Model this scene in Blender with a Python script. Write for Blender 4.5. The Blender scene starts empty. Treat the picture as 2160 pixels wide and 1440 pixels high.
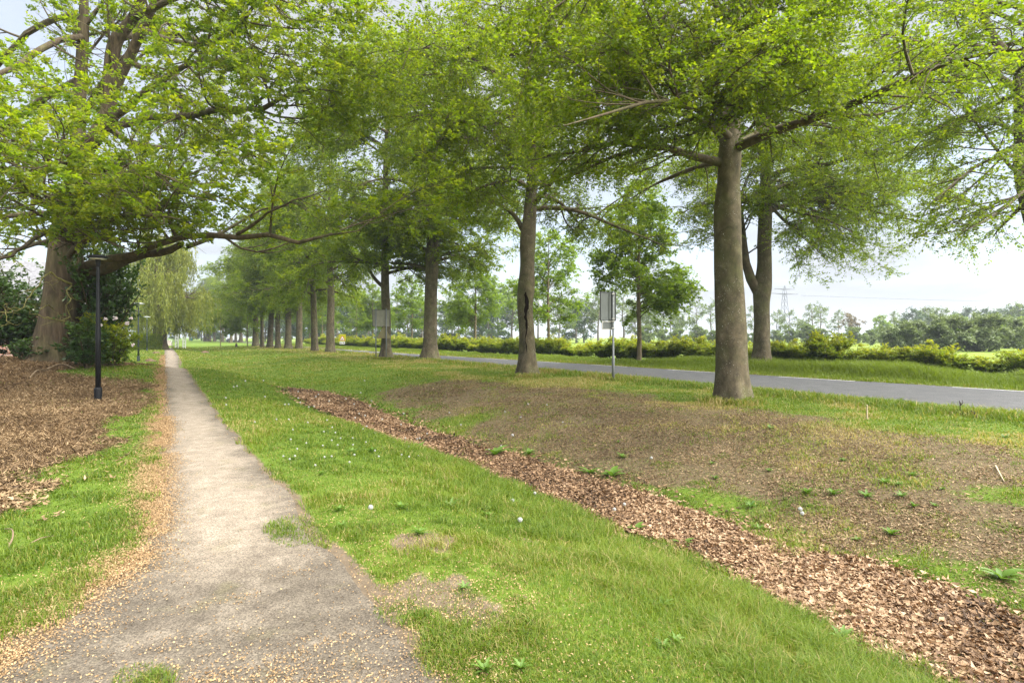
import bpy, math, random
import numpy as np

rng0 = np.random.default_rng(7)
scene = bpy.context.scene
COL = scene.collection
CAMZ, HZ, FPX = 1.65, 711.0, 1200.0      # camera height, horizon row and focal length used to survey the place


# ------------------------------------------------------------------ survey helpers
def W(px, py, Y):
    return np.array([(px - 1080) / FPX * Y, Y, CAMZ - (py - HZ) / FPX * Y])


def ss(x):
    x = np.clip(x, 0, 1)
    return x * x * (3 - 2 * x)


_nt = np.random.default_rng(11).random((256, 256))


def vnoise(x, y):
    x = np.asarray(x, float); y = np.asarray(y, float)
    xi = np.floor(x).astype(int); yi = np.floor(y).astype(int)
    fx = x - xi; fy = y - yi
    fx = fx * fx * (3 - 2 * fx); fy = fy * fy * (3 - 2 * fy)
    a = _nt[xi & 255, yi & 255]; b = _nt[(xi + 1) & 255, yi & 255]
    c = _nt[xi & 255, (yi + 1) & 255]; d = _nt[(xi + 1) & 255, (yi + 1) & 255]
    return (a * (1 - fx) + b * fx) * (1 - fy) + (c * (1 - fx) + d * fx) * fy


def fbm(x, y, o=3):
    s = 0; a = .5; t = 0
    for i in range(o):
        s = s + a * vnoise(x * 2 ** i + 17.3 * i, y * 2 ** i + 5.1 * i); t += a; a *= .5
    return s / t


def uv(x, y):
    return .881 * x + .473 * y, -.473 * x + .881 * y


def xy(u, v):
    return .881 * u - .473 * v, .473 * u + .881 * v


DV = np.array([-60, -20, 6, 10, 15, 22, 35, 60, 120, 400]); DU = np.array([4.4, 4.4, 4.4, 4.25, 3.8, 3.15, 2.2, .6, -2, -8])


def ditch_t(x, y):
    u, v = uv(x, y)
    return u - (np.interp(v - 2, DV, DU) + np.interp(v, DV, DU) + np.interp(v + 2, DV, DU)) / 3


def gz(x, y):
    x = np.asarray(x, float); y = np.asarray(y, float)
    u, v = uv(x, y)
    t = ditch_t(x, y)
    d = np.interp(v, [-40, 12, 25, 60, 110, 160], [.60, .60, .48, .28, .1, 0])
    s = np.where(t < 0, -t / 2.9, (t - .3) / 5.2)
    z = -d * (1 - ss(s))
    z = z + .13 * ss((v - 14) / 40) * (1 - ss((u - 9) / 5))
    # mulch mound round the oak, small unevenness
    e = ((x + 18.5) / 7.2) ** 2 + ((y - 19.5) / 5.2) ** 2
    z = z + .86 * np.exp(-e * .9)
    z = z + .10 * np.exp(-((x + 9.0) ** 2 + (y - 11.0) ** 2) / 2.2) + .12 * np.exp(-((x + 11.0) ** 2 + (y - 11.6) ** 2) / 1.6)
    far = np.hypot(x, y)
    bump = (fbm(x * .55, y * .55, 3) - .5) * .08 * ss((np.abs(t) - .2) / 1.0)
    pathu = np.interp(v, [-10, 4, 8, 16, 68, 200], [.0, .0, .2, -.35, -3.3, -9])
    bump = bump * ss((np.abs(u - pathu) - 1.0) / 1.2) * (1 - ss((u - 12.5) / 2.0))
    z = z + bump * (1 - ss((far - 60) / 60))
    return z


def G(px, py):
    """the point of the ground seen at a survey pixel"""
    z = 0.0
    for _ in range(40):
        Y = FPX * (CAMZ - z) / (py - HZ)
        X = (px - 1080) / FPX * Y
        z = .5 * z + .5 * float(gz(X, Y))
    return np.array([X, Y, float(gz(X, Y))])


def poly_w(pts):
    return np.array([G(*p)[:2] for p in pts])


def inside(P, x, y):
    """inside test and distance to the outline"""
    x = np.asarray(x, float); y = np.asarray(y, float)
    c = np.zeros(x.shape, bool); dist = np.full(x.shape, 1e9)
    n = len(P)
    for i in range(n):
        x0, y0 = P[i]; x1, y1 = P[(i + 1) % n]
        if y0 != y1:
            k = ((y0 > y) != (y1 > y)) & (x < (x1 - x0) * (y - y0) / (y1 - y0) + x0)
            c ^= k
        dx, dy = x1 - x0, y1 - y0
        h = np.clip(((x - x0) * dx + (y - y0) * dy) / (dx * dx + dy * dy + 1e-12), 0, 1)
        dist = np.minimum(dist, np.hypot(x - x0 - h * dx, y - y0 - h * dy))
    return c, dist


def sdist(P, x, y):
    c, d = inside(P, x, y)
    return np.where(c, d, -d)           # positive inside


# ------------------------------------------------------------------ outlines of the surfaces
PATH_L = [(-260, 1560), (0, 1397), (110, 1330), (230, 1232), (300, 1182), (338, 1120), (342, 1050), (345, 1000), (350, 930), (347, 880), (345, 820), (344, 780), (346, 750), (348, 735), (349, 729)]
PATH_R = [(955, 1480), (915, 1440), (850, 1362), (790, 1290), (745, 1215), (700, 1165), (655, 1130), (634, 1085), (618, 1050), (588, 1020), (560, 1005), (543, 980), (512, 945), (492, 915), (466, 893), (452, 868), (425, 830), (395, 785), (376, 750), (364, 735), (361, 729)]
TONGUE = [(700, 1085), (640, 1088), (600, 1094), (565, 1104), (552, 1122), (580, 1150), (612, 1158), (640, 1150), (700, 1160)]
STRIP_U = [(613, 820), (690, 828), (760, 852), (850, 890), (1010, 945), (1120, 968), (1250, 1010), (1420, 1065), (1600, 1140), (1800, 1190), (2000, 1250), (2200, 1330)]
STRIP_D = [(613, 827), (660, 857), (740, 893), (850, 940), (1000, 985), (1050, 1012), (1150, 1050), (1300, 1110), (1450, 1172), (1550, 1222), (1700, 1295), (1900, 1392), (2100, 1490)]
MULCH = [(-500, 1160), (-60, 1105), (60, 1030), (140, 960), (220, 905), (270, 872), (306, 850), (300, 815), (262, 806), (215, 800), (130, 788)]
BANK_U = [(820, 806), (960, 802), (1090, 808), (1280, 826), (1500, 862), (1800, 900), (2200, 945)]
BANK_D = [(800, 835), (890, 872), (1010, 905), (1250, 985), (1500, 1070), (1650, 1120), (1900, 1190), (2200, 1290)]
pL = np.vstack([[[-2.6, -3.5], [-2.6, -1.0]], poly_w(PATH_L)[1:]]); pR = np.vstack([[[.55, -3.5], [.35, -1.0], [.0, 1.4]], poly_w(PATH_R)[1:]])
PATHP = np.vstack([pL, pR[::-1]])
TONG = poly_w(TONGUE); TONG2 = poly_w([(225, 1475), (250, 1415), (300, 1398), (345, 1404), (370, 1440), (370, 1475)])
sU = poly_w(STRIP_U); sD = poly_w(STRIP_D)
STRIPP = np.vstack([sU, [[5.2, .5]], [[3.6, -.6]], sD[::-1]])
m0 = poly_w(MULCH)
MULP = np.vstack([m0, [[-14.5, 24.5], [-26, 27], [-40, 20], [-30, 4]]])
bU = poly_w(BANK_U); bD = poly_w(BANK_D)
BANKP = np.vstack([bU, bD[::-1]])
# road: both edges surveyed on the flat, behind the bank
ROAD_N = [(452, 719.2), (500, 722.6), (545, 727), (600, 731.5), (690, 740.5), (743, 745), (875, 756), (1005, 767.5), (1227, 788), (1430, 806.5), (1728, 835.5), (2115, 872), (2600, 918), (3600, 1015)]
ROAD_F = [(452, 717.6), (500, 720.6), (560, 725.5), (650, 732), (716, 736.5), (924, 750), (1096, 759.5), (1400, 778), (1740, 800.5), (1919, 811.5), (2160, 824), (2700, 856), (4200, 945)]


def flat(px, py):
    Y = FPX * CAMZ / (py - HZ)
    return np.array([(px - 1080) / FPX * Y, Y])


rN = np.array([flat(*p) for p in ROAD_N]); rF = np.array([flat(*p) for p in ROAD_F])


def arc_resample(P, n):
    d = np.r_[0, np.cumsum(np.linalg.norm(np.diff(P[:, :3], axis=0), axis=1))]
    # catmull-rom through the points, parameterised on length
    t = np.linspace(0, 1, n) ** 1.0 * d[-1]
    k = P.shape[1]
    m = np.gradient(P, d, axis=0)
    i = np.clip(np.searchsorted(d, t, side='right') - 1, 0, len(d) - 2)
    h = (d[i + 1] - d[i]); s = (t - d[i]) / h
    s = s[:, None]; h = h[:, None]
    return ((2 * s**3 - 3 * s**2 + 1) * P[i] + (s**3 - 2 * s**2 + s) * h * m[i] + (-2 * s**3 + 3 * s**2) * P[i + 1] + (s**3 - s**2) * h * m[i + 1])


def smoothline(P, it=3):
    P = P.copy()
    for _ in range(it):
        P[1:-1] = (P[:-2] + 2 * P[1:-1] + P[2:]) / 4
    return P


def v_of(P):
    return -.473 * P[:, 0] + .881 * P[:, 1]


def u_of(P):
    return .881 * P[:, 0] + .473 * P[:, 1]


RV = np.linspace(-6, 330, 340)


def road_u(P):
    v = v_of(P); u = u_of(P); o = np.argsort(v)
    r = np.interp(RV, v[o], u[o])
    k = np.ones(15) / 15
    rp = np.r_[np.full(7, r[0]), r, np.full(7, r[-1])]
    return np.convolve(rp, k, 'valid')


RNU, RFU = road_u(rN), road_u(rF)


def road_rel(x, y):
    """0 at the near edge, 1 at the far edge of the road; metres outside"""
    u, v = uv(x, y)
    return u - np.interp(v, RV, RNU), u - np.interp(v, RV, RFU)


# ------------------------------------------------------------------ mesh helpers
def mesh_np(name, V, F4=None, F3=None, mat=None, attrs=None, smooth=False, mat_idx=None, vattrs=None):
    me = bpy.data.meshes.new(name)
    V = np.asarray(V, np.float32).reshape(-1, 3)
    n4 = 0 if F4 is None else len(F4); n3 = 0 if F3 is None else len(F3)
    me.vertices.add(len(V)); me.vertices.foreach_set('co', V.ravel())
    loops = []
    if n4: loops.append(np.asarray(F4, np.int32).ravel())
    if n3: loops.append(np.asarray(F3, np.int32).ravel())
    L = np.concatenate(loops)
    me.loops.add(len(L)); me.loops.foreach_set('vertex_index', L)
    tot = np.r_[np.full(n4, 4, np.int32), np.full(n3, 3, np.int32)]
    st = np.r_[0, np.cumsum(tot)[:-1]].astype(np.int32)
    me.polygons.add(n4 + n3)
    me.polygons.foreach_set('loop_start', st); me.polygons.foreach_set('loop_total', tot)
    if smooth: me.polygons.foreach_set('use_smooth', np.ones(n4 + n3, bool))
    if mat is not None:
        for m in (mat if isinstance(mat, (list, tuple)) else [mat]): me.materials.append(m)
    if mat_idx is not None: me.polygons.foreach_set('material_index', np.asarray(mat_idx, np.int32))
    for k, a in (attrs or {}).items():
        at = me.attributes.new(k, 'FLOAT', 'FACE'); at.data.foreach_set('value', np.asarray(a, np.float32))
    for k, a in (vattrs or {}).items():
        at = me.attributes.new(k, 'FLOAT', 'POINT'); at.data.foreach_set('value', np.asarray(a, np.float32))
    me.update(calc_edges=True)
    return me


def link(name, me, parent=None, loc=None):
    o = bpy.data.objects.new(name, me); COL.objects.link(o)
    if loc is not None: o.location = loc
    if parent is not None: o.parent = parent
    return o


def tag(o, label=None, cat=None, group=None, kind=None):
    if label: o['label'] = label
    if cat: o['category'] = cat
    if group: o['group'] = group
    if kind: o['kind'] = kind
    return o


def empty(name, loc, label=None, cat=None, group=None, rz=0):
    o = bpy.data.objects.new(name, None); COL.objects.link(o)
    o.empty_display_size = .3
    o.location = loc; o.rotation_euler = (0, 0, rz)
    return tag(o, label, cat, group)


def copy_tree(o, loc, rz=0, scale=1.0, label=None, parent=None):
    c = o.copy(); COL.objects.link(c)
    if parent is None:
        c.location = loc; c.rotation_euler = (0, 0, rz); c.scale = (scale, scale, scale) if np.isscalar(scale) else scale
        if label: c['label'] = label
    else:
        c.parent = parent
    for ch in list(o.children):
        copy_tree(ch, None, parent=c)
    return c


class MB:
    """collects boxes, tubes and loose polygons into ONE mesh"""
    def __init__(s): s.V = []; s.F = []

    def add(s, V, F):
        b = len(s.V); s.V += [tuple(map(float, v)) for v in V]; s.F += [tuple(b + i for i in f) for f in F]; return s

    def box(s, c, size, rz=0, ax=None):
        c = np.array(c, float); h = np.array(size) / 2
        pts = [np.array([i * h[0], j * h[1], k * h[2]]) for i in (-1, 1) for j in (-1, 1) for k in (-1, 1)]
        cs, sn = math.cos(rz), math.sin(rz)
        V = [c + np.array([p[0] * cs - p[1] * sn, p[0] * sn + p[1] * cs, p[2]]) for p in pts]
        return s.add(V, [(0, 1, 3, 2), (4, 6, 7, 5), (0, 4, 5, 1), (2, 3, 7, 6), (0, 2, 6, 4), (1, 5, 7, 3)])

    def tube(s, pts, rad, k=8, caps=True):
        pts = np.array(pts, float); rad = np.broadcast_to(rad, len(pts))
        T = np.gradient(pts, axis=0); T /= np.linalg.norm(T, axis=1)[:, None]
        ref = np.array([0, 0, 1.]) if abs(T[0, 2]) < .9 else np.array([1., 0, 0])
        A = np.cross(T, ref); A /= np.linalg.norm(A, axis=1)[:, None]; B = np.cross(T, A)
        V = []; F = []
        for i in range(len(pts)):
            for j in range(k):
                a = 2 * math.pi * j / k
                V.append(pts[i] + rad[i] * (math.cos(a) * A[i] + math.sin(a) * B[i]))
        for i in range(len(pts) - 1):
            for j in range(k):
                F.append((i * k + j, i * k + (j + 1) % k, (i + 1) * k + (j + 1) % k, (i + 1) * k + j))
        if caps:
            F.append(tuple(range(k))[::-1]); F.append(tuple((len(pts) - 1) * k + j for j in range(k)))
        return s.add(V, F)

    def lathe(s, prof, c=(0, 0, 0), k=20):
        V = []; F = []
        for r, z in prof:
            for j in range(k):
                a = 2 * math.pi * j / k
                V.append((c[0] + r * math.cos(a), c[1] + r * math.sin(a), c[2] + z))
        n = len(prof)
        for i in range(n - 1):
            for j in range(k):
                F.append((i * k + j, i * k + (j + 1) % k, (i + 1) * k + (j + 1) % k, (i + 1) * k + j))
        if prof[0][0] > 1e-4: F.append(tuple(range(k))[::-1])
        if prof[-1][0] > 1e-4: F.append(tuple((n - 1) * k + j for j in range(k)))
        return s.add(V, F)

    def prism(s, poly, o, ex, ey, ez):
        """poly in the ex/ey plane from o, thickness vector ez"""
        o = np.array(o, float); ex = np.array(ex, float); ey = np.array(ey, float); ez = np.array(ez, float)
        n = len(poly)
        V = [o + ex * p[0] + ey * p[1] for p in poly] + [o + ex * p[0] + ey * p[1] + ez for p in poly]
        F = [tuple(range(n))[::-1], tuple(range(n, 2 * n))] + [(i, (i + 1) % n, n + (i + 1) % n, n + i) for i in range(n)]
        return s.add(V, F)

    def build(s, name, mat, parent=None, loc=None, smooth=False, bevel=0):
        me = bpy.data.meshes.new(name); me.from_pydata(s.V, [], s.F)
        if mat: me.materials.append(mat)
        if smooth: me.polygons.foreach_set('use_smooth', np.ones(len(me.polygons), bool))
        me.update()
        o = link(name, me, parent, loc)
        if bevel:
            b = o.modifiers.new('bevel', 'BEVEL'); b.width = bevel; b.segments = 2; b.limit_method = 'ANGLE'
        if smooth:
            pass
        return o


def nrm(v):
    return v / np.maximum(np.linalg.norm(v, axis=-1, keepdims=True), 1e-9)


def tubes(P, Rr, k):
    """N polylines of m points -> verts, quads"""
    P = np.asarray(P, float); Rr = np.asarray(Rr, float)
    N, m, _ = P.shape
    T = nrm(np.gradient(P, axis=1))
    mean = nrm(T.mean(axis=1))
    ref = np.where((np.abs(mean[:, 2]) > .8)[:, None], np.array([1., 0, 0]), np.array([0, 0, 1.]))[:, None]
    A = nrm(np.cross(T, ref)); B = np.cross(T, A)
    a = 2 * np.pi * np.arange(k) / k
    V = P[:, :, None] + Rr[:, :, None, None] * (np.cos(a)[:, None] * A[:, :, None] + np.sin(a)[:, None] * B[:, :, None])
    b = np.arange(N)[:, None, None] * m * k; i = np.arange(m - 1)[None, :, None] * k; j = np.arange(k)[None, None, :]; j2 = (j + 1) % k
    F = np.stack([b + i + j, b + i + j2, b + i + k + j2, b + i + k + j], -1)
    return V.reshape(-1, 3), F.reshape(-1, 4)


def join(parts):
    V = []; F = []; o = 0
    for v, f in parts:
        V.append(v); F.append(f + o); o += len(v)
    return np.vstack(V), np.vstack(F)
# ------------------------------------------------------------------ materials
class NT:
    def __init__(s, name):
        s.m = bpy.data.materials.new(name); s.m.use_nodes = True
        s.t = s.m.node_tree; s.t.nodes.clear()
        s.out = s.n('ShaderNodeOutputMaterial')

    def n(s, typ, **kw):
        nd = s.t.nodes.new(typ)
        for k, v in kw.items(): setattr(nd, k, v)
        return nd

    def l(s, a, b): s.t.links.new(a, b)

    def coord(s, kind='Object', scale=(1, 1, 1)):
        c = s.n('ShaderNodeTexCoord'); mp = s.n('ShaderNodeMapping'); mp.inputs['Scale'].default_value = scale
        s.l(c.outputs[kind], mp.inputs['Vector']); return mp.outputs[0]

    def noise(s, vec, scale, detail=4, rough=.55, dist=0):
        n = s.n('ShaderNodeTexNoise'); n.inputs['Scale'].default_value = scale; n.inputs['Detail'].default_value = detail
        n.inputs['Roughness'].default_value = rough; n.inputs['Distortion'].default_value = dist
        s.l(vec, n.inputs['Vector']); return n.outputs['Fac']

    def ramp(s, fac, stops, interp='LINEAR'):
        r = s.n('ShaderNodeValToRGB'); r.color_ramp.interpolation = interp
        e = r.color_ramp.elements
        while len(e) < len(stops): e.new(.5)
        for el, (p, c) in zip(e, stops):
            el.position = p; el.color = (*c, 1) if len(c) == 3 else c
        s.l(fac, r.inputs[0]); return r.outputs[0]

    def mixc(s, fac, a, b, mode='MIX'):
        m = s.n('ShaderNodeMix', data_type='RGBA', blend_type=mode)
        for sock, v in ((m.inputs[0], fac), (m.inputs[6], a), (m.inputs[7], b)):
            if hasattr(v, 'is_output'): s.l(v, sock)
            elif isinstance(v, (int, float)): sock.default_value = v
            else: sock.default_value = (*v, 1)
        return m.outputs[2]

    def math(s, op, a, b=None):
        m = s.n('ShaderNodeMath', operation=op)
        for i, v in enumerate((a, b)):
            if v is None: continue
            if hasattr(v, 'is_output'): s.l(v, m.inputs[i])
            else: m.inputs[i].default_value = v
        return m.outputs[0]

    def attr(s, name):
        a = s.n('ShaderNodeAttribute', attribute_name=name); return a.outputs['Fac']

    def bump(s, h, strength=.5, dist=.02):
        b = s.n('ShaderNodeBump'); b.inputs['Strength'].default_value = strength; b.inputs['Distance'].default_value = dist
        s.l(h, b.inputs['Height']); return b.outputs[0]

    def bsdf(s, col, rough=.8, normal=None, metal=0, spec=.3):
        p = s.n('ShaderNodeBsdfPrincipled')
        if hasattr(col, 'is_output'): s.l(col, p.inputs['Base Color'])
        else: p.inputs['Base Color'].default_value = (*col, 1)
        if hasattr(rough, 'is_output'): s.l(rough, p.inputs['Roughness'])
        else: p.inputs['Roughness'].default_value = rough
        p.inputs['Metallic'].default_value = metal; p.inputs['Specular IOR Level'].default_value = spec
        if normal is not None: s.l(normal, p.inputs['Normal'])
        return p.outputs[0]

    def done(s, sh):
        s.l(sh, s.out.inputs['Surface']); return s.m


def simple(name, col, rough=.6, metal=0, spec=.3, var=.12, scale=8):
    n = NT(name); v = n.noise(n.coord(), scale, 5, .6)
    c = n.mixc(v, tuple(x * (1 - var) for x in col), tuple(min(1, x * (1 + var)) for x in col))
    return n.done(n.bsdf(c, rough, n.bump(v, .08, .01), metal, spec))


def leaf_mat(name, stops, trans, tcol, rough=.45, spec=.35):
    n = NT(name); t = n.attr('tint')
    c = n.ramp(t, stops)
    p = n.bsdf(c, rough, None, 0, spec)
    tr = n.n('ShaderNodeBsdfTranslucent')
    n.l(n.mixc(1.0, c, tcol, 'MULTIPLY'), tr.inputs['Color'])
    a = n.n('ShaderNodeMixShader'); a.inputs[0].default_value = trans
    n.l(p, a.inputs[1]); n.l(tr.outputs[0], a.inputs[2])
    return n.done(a.outputs[0])


M = {}
M['beech_leaf'] = leaf_mat('beech_leaf', [(0, (.062, .105, .007)), (.5, (.122, .176, .009)), (1, (.205, .235, .013))], .6, (1.6, 1.6, .5))
M['oak_leaf'] = leaf_mat('oak_leaf', [(0, (.07, .125, .008)), (.5, (.14, .20, .010)), (1, (.23, .255, .014))], .6, (1.6, 1.6, .5))
M['linden_leaf'] = leaf_mat('linden_leaf', [(0, (.07, .125, .014)), (.5, (.12, .185, .018)), (1, (.18, .235, .020))], .6, (1.6, 1.6, .6))
M['young_leaf'] = leaf_mat('young_leaf', [(0, (.10, .17, .014)), (.5, (.16, .22, .016)), (1, (.21, .25, .02))], .5, (1.5, 1.5, .7))
M['willow_leaf'] = leaf_mat('willow_leaf', [(0, (.12, .155, .025)), (.5, (.20, .225, .035)), (1, (.27, .28, .045))], .45, (1.4, 1.4, .7))
M['dark_leaf'] = leaf_mat('dark_leaf', [(0, (.022, .055, .010)), (.6, (.045, .095, .014)), (1, (.085, .14, .018))], .25, (1.4, 1.5, .7), .35, .5)
M['hedge_leaf'] = leaf_mat('hedge_leaf', [(0, (.06, .115, .010)), (.5, (.17, .235, .016)), (1, (.32, .32, .025))], .55, (1.4, 1.4, .7))
M['far_leaf'] = leaf_mat('far_leaf', [(0, (.065, .105, .022)), (.5, (.105, .155, .03)), (1, (.155, .19, .035))], .35, (1.4, 1.4, .7))
M['brown_leaf'] = leaf_mat('brown_leaf', [(0, (.11, .085, .045)), (.5, (.16, .12, .06)), (1, (.18, .17, .07))], .35, (1.3, 1.3, .8))
M['blue_leaf'] = leaf_mat('blue_leaf', [(0, (.035, .07, .025)), (.5, (.06, .105, .036)), (1, (.09, .14, .045))], .25, (1.3, 1.3, .8))
M['grey_leaf'] = leaf_mat('grey_leaf', [(0, (.09, .13, .05)), (.5, (.13, .17, .07)), (1, (.18, .22, .09))], .35, (1.3, 1.3, .8))
M['grass'] = leaf_mat('grass_blade', [(0, (.050, .092, .009)), (.35, (.098, .155, .012)), (.66, (.155, .205, .017)), (.78, (.22, .20, .05)), (1, (.34, .27, .12))], .4, (1.4, 1.45, .7), .5, .25)
M['weed'] = leaf_mat('weed_leaf', [(0, (.055, .115, .015)), (.5, (.09, .165, .022)), (1, (.125, .20, .045))], .35, (1.4, 1.45, .7), .45, .3)
M['litter'] = leaf_mat('dead_leaf', [(0, (.035, .022, .013)), (.25, (.105, .06, .031)), (.5, (.20, .122, .064)), (.75, (.31, .20, .112)), (1, (.42, .30, .19))], .12, (1.2, 1, .8), .6, .25)
M['straw'] = leaf_mat('straw_bits', [(0, (.06, .04, .024)), (.4, (.165, .11, .058)), (.75, (.28, .195, .105)), (1, (.40, .30, .18))], .1, (1.2, 1, .8), .7, .2)
M['catkin'] = leaf_mat('catkin_bits', [(0, (.13, .08, .04)), (.5, (.27, .175, .085)), (1, (.42, .30, .165))], .1, (1.2, 1, .8), .7, .2)


def bark(name, cols, scale, zs, bump, flecks=0, moss=.4):
    n = NT(name)
    v = n.coord('Object', (1, 1, zs)); w = n.coord('Object')
    f = n.noise(v, scale, 8, .65, .4); b = n.noise(w, 1.6, 4, .6)
    c = n.ramp(f, [(.25, cols[0]), (.5, cols[1]), (.75, cols[2])])
    c = n.mixc(n.ramp(b, [(.45, (0, 0, 0)), (.72, (moss, moss, moss))]), c, (.09, .095, .035))
    big = n.noise(n.coord('Object', (1, 1, .35)), 2.6, 5, .7, .8)
    c = n.mixc(1.0, c, n.ramp(big, [(.3, (.52, .50, .46)), (.5, (.95, .95, .95)), (.7, (1.25, 1.22, 1.15))]), 'MULTIPLY')
    if flecks:
        k = n.noise(w, 46, 2, .5); k2 = n.noise(w, 2.3, 2, .5)
        k = n.math('MULTIPLY', n.ramp(k, [(.66, (0, 0, 0)), (.70, (1, 1, 1))]), n.ramp(k2, [(.42, (0, 0, 0)), (.6, (1, 1, 1))]))
        c = n.mixc(n.math('MULTIPLY', k, flecks), c, (.55, .53, .46))
    return n.done(n.bsdf(c, .85, n.bump(f, bump, .03), 0, .2))


M['beech_bark'] = bark('beech_bark', [(.045, .036, .022), (.092, .074, .046), (.16, .13, .085)], 4.2, .8, .6, .8, .75)
M['oak_bark'] = bark('oak_bark', [(.022, .016, .010), (.075, .054, .033), (.15, .112, .070)], 11, .14, 1.0, 0, .5)
M['limb_bark'] = bark('limb_bark', [(.035, .026, .016), (.08, .06, .037), (.14, .112, .072)], 9, .4, .5, 0, .7)
M['twig_bark'] = bark('twig_bark', [(.04, .03, .018), (.075, .055, .033), (.12, .09, .055)], 8, 1, .2, 0, .3)
M['young_bark'] = bark('young_bark', [(.10, .075, .045), (.16, .125, .075), (.23, .185, .12)], 6, 2.5, .3, .3, .4)
M['mossy_bark'] = bark('mossy_bark', [(.12, .105, .035), (.20, .185, .06), (.27, .24, .10)], 8, 1, .5, 0, .2)
M['far_bark'] = bark('far_bark', [(.08, .07, .055), (.13, .115, .09), (.19, .17, .13)], 3, 1, .3, 0, .2)


def ground_mat():
    n = NT('ground')
    c = n.coord('Object')
    f1 = n.noise(c, 9, 8, .7); f2 = n.noise(c, 1.3, 5, .6); f3 = n.noise(c, 60, 4, .7)
    gr = n.ramp(f1, [(.25, (.05, .085, .012)), (.5, (.085, .135, .016)), (.75, (.13, .165, .03))])
    soil = n.ramp(f1, [(.25, (.075, .058, .040)), (.5, (.13, .10, .068)), (.75, (.20, .155, .105))])
    bankc = n.ramp(f3, [(.3, (.045, .034, .022)), (.5, (.105, .08, .047)), (.72, (.21, .16, .09))])
    mul = n.ramp(f3, [(.3, (.085, .052, .028)), (.5, (.18, .11, .055)), (.7, (.30, .195, .10))])
    lit = n.ramp(f3, [(.3, (.06, .036, .02)), (.5, (.15, .09, .05)), (.7, (.27, .175, .10))])
    fld = n.ramp(f2, [(.3, (.10, .155, .022)), (.55, (.14, .19, .03)), (.75, (.20, .21, .05))])

    def brk(a, w=.35):      # ragged edge for a mask
        return n.ramp(n.math('ADD', a, n.math('MULTIPLY', n.math('SUBTRACT', f1, .5), w * 2)), [(.42, (0, 0, 0)), (.58, (1, 1, 1))])
    col = n.mixc(brk(n.attr('soil')), gr, soil)
    col = n.mixc(brk(n.attr('bank')), col, bankc)
    col = n.mixc(brk(n.attr('mulch')), col, mul)
    col = n.mixc(brk(n.attr('litter')), col, lit)
    col = n.mixc(n.attr('field'), col, fld)
    return n.done(n.bsdf(col, .95, n.bump(n.math('ADD', f1, f3), .6, .03), 0, .1))


def path_mat():
    n = NT('worn_asphalt_path')
    c = n.coord('Object')
    big = n.noise(c, .9, 6, .65, .6); mid = n.noise(c, 5, 6, .7); fine = n.noise(c, 85, 5, .85); grit = n.noise(c, 240, 2, .6)
    base = n.ramp(mid, [(.25, (.125, .102, .078)), (.5, (.185, .155, .120)), (.75, (.25, .213, .168))])
    dark = n.ramp(mid, [(.25, (.05, .041, .031)), (.55, (.095, .08, .061)), (.8, (.15, .128, .10))])
    col = n.mixc(n.ramp(n.math('ADD', n.math('MULTIPLY', big, .8), n.math('MULTIPLY', n.attr('dirt'), .55)), [(.45, (0, 0, 0)), (.78, (1, 1, 1))]), base, dark)
    moss = n.noise(c, 2.3, 5, .7)
    col = n.mixc(n.math('MULTIPLY', n.ramp(moss, [(.56, (0, 0, 0)), (.72, (1, 1, 1))]), .45), col, (.11, .10, .05))
    sp = n.ramp(fine, [(.36, (.30, .29, .27)), (.5, (1, 1, 1)), (.64, (1.85, 1.83, 1.78))])
    col = n.mixc(1.0, col, sp, 'MULTIPLY')
    gl = n.ramp(grit, [(.68, (0, 0, 0)), (.74, (.55, .55, .55))])
    col = n.mixc(gl, col, (.45, .41, .36))
    return n.done(n.bsdf(col, .92, n.bump(n.math('ADD', fine, n.math('MULTIPLY', mid, .6)), .5, .01), 0, .2))


def road_mat():
    n = NT('road_asphalt')
    c = n.coord('Object'); fine = n.noise(c, 55, 4, .8); mid = n.noise(c, 2, 6, .65)
    col = n.ramp(mid, [(.3, (.048, .048, .050)), (.7, (.082, .082, .084))])
    sp = n.ramp(fine, [(.34, (.35, .35, .37)), (.5, (1, 1, 1)), (.66, (2.0, 2.0, 1.97))])
    col = n.mixc(1.0, col, sp, 'MULTIPLY')
    return n.done(n.bsdf(col, .8, n.bump(fine, .4, .01), 0, .3))


M['ground'] = ground_mat(); M['path'] = path_mat(); M['road'] = road_mat()
M['white_paint'] = simple('road_paint', (.62, .61, .58), .7, var=.2, scale=20)
M['black_metal'] = simple('black_coated_steel', (.006, .0065, .008), .5, 0, .2, .3, 12)
M['dark_green_metal'] = simple('dark_lamp_steel', (.03, .042, .042), .45, 0, .4, .3, 12)
M['lamp_shell'] = simple('lamp_shell', (.40, .41, .42), .4, .2, .4)
M['lamp_glass'] = simple('lamp_diffuser', (.62, .62, .58), .35, 0, .4)
M['galv'] = simple('galvanised_steel', (.17, .18, .18), .55, .3, .4, .18, 10)
M['sign_back'] = simple('grey_sign_back', (.135, .145, .138), .6, 0, .25, .15, 3)
M['sign_edge'] = simple('dark_sign_edge', (.05, .05, .048), .5)
M['sign_pale'] = simple('pale_sign_edge', (.55, .52, .47), .5)
M['yellow'] = simple('yellow_sign_face', (.40, .38, .010), .5, var=.04)
M['red'] = simple('red_sign_border', (.50, .035, .02), .5, var=.06)
M['white'] = simple('white_coat', (.78, .78, .76), .5, var=.05)
M['black'] = simple('black_print', (.015, .015, .015), .6)
M['soilheap'] = simple('heap_soil', (.11, .075, .05), .95, 0, .1, .5, 25)
M['brick'] = None


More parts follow.
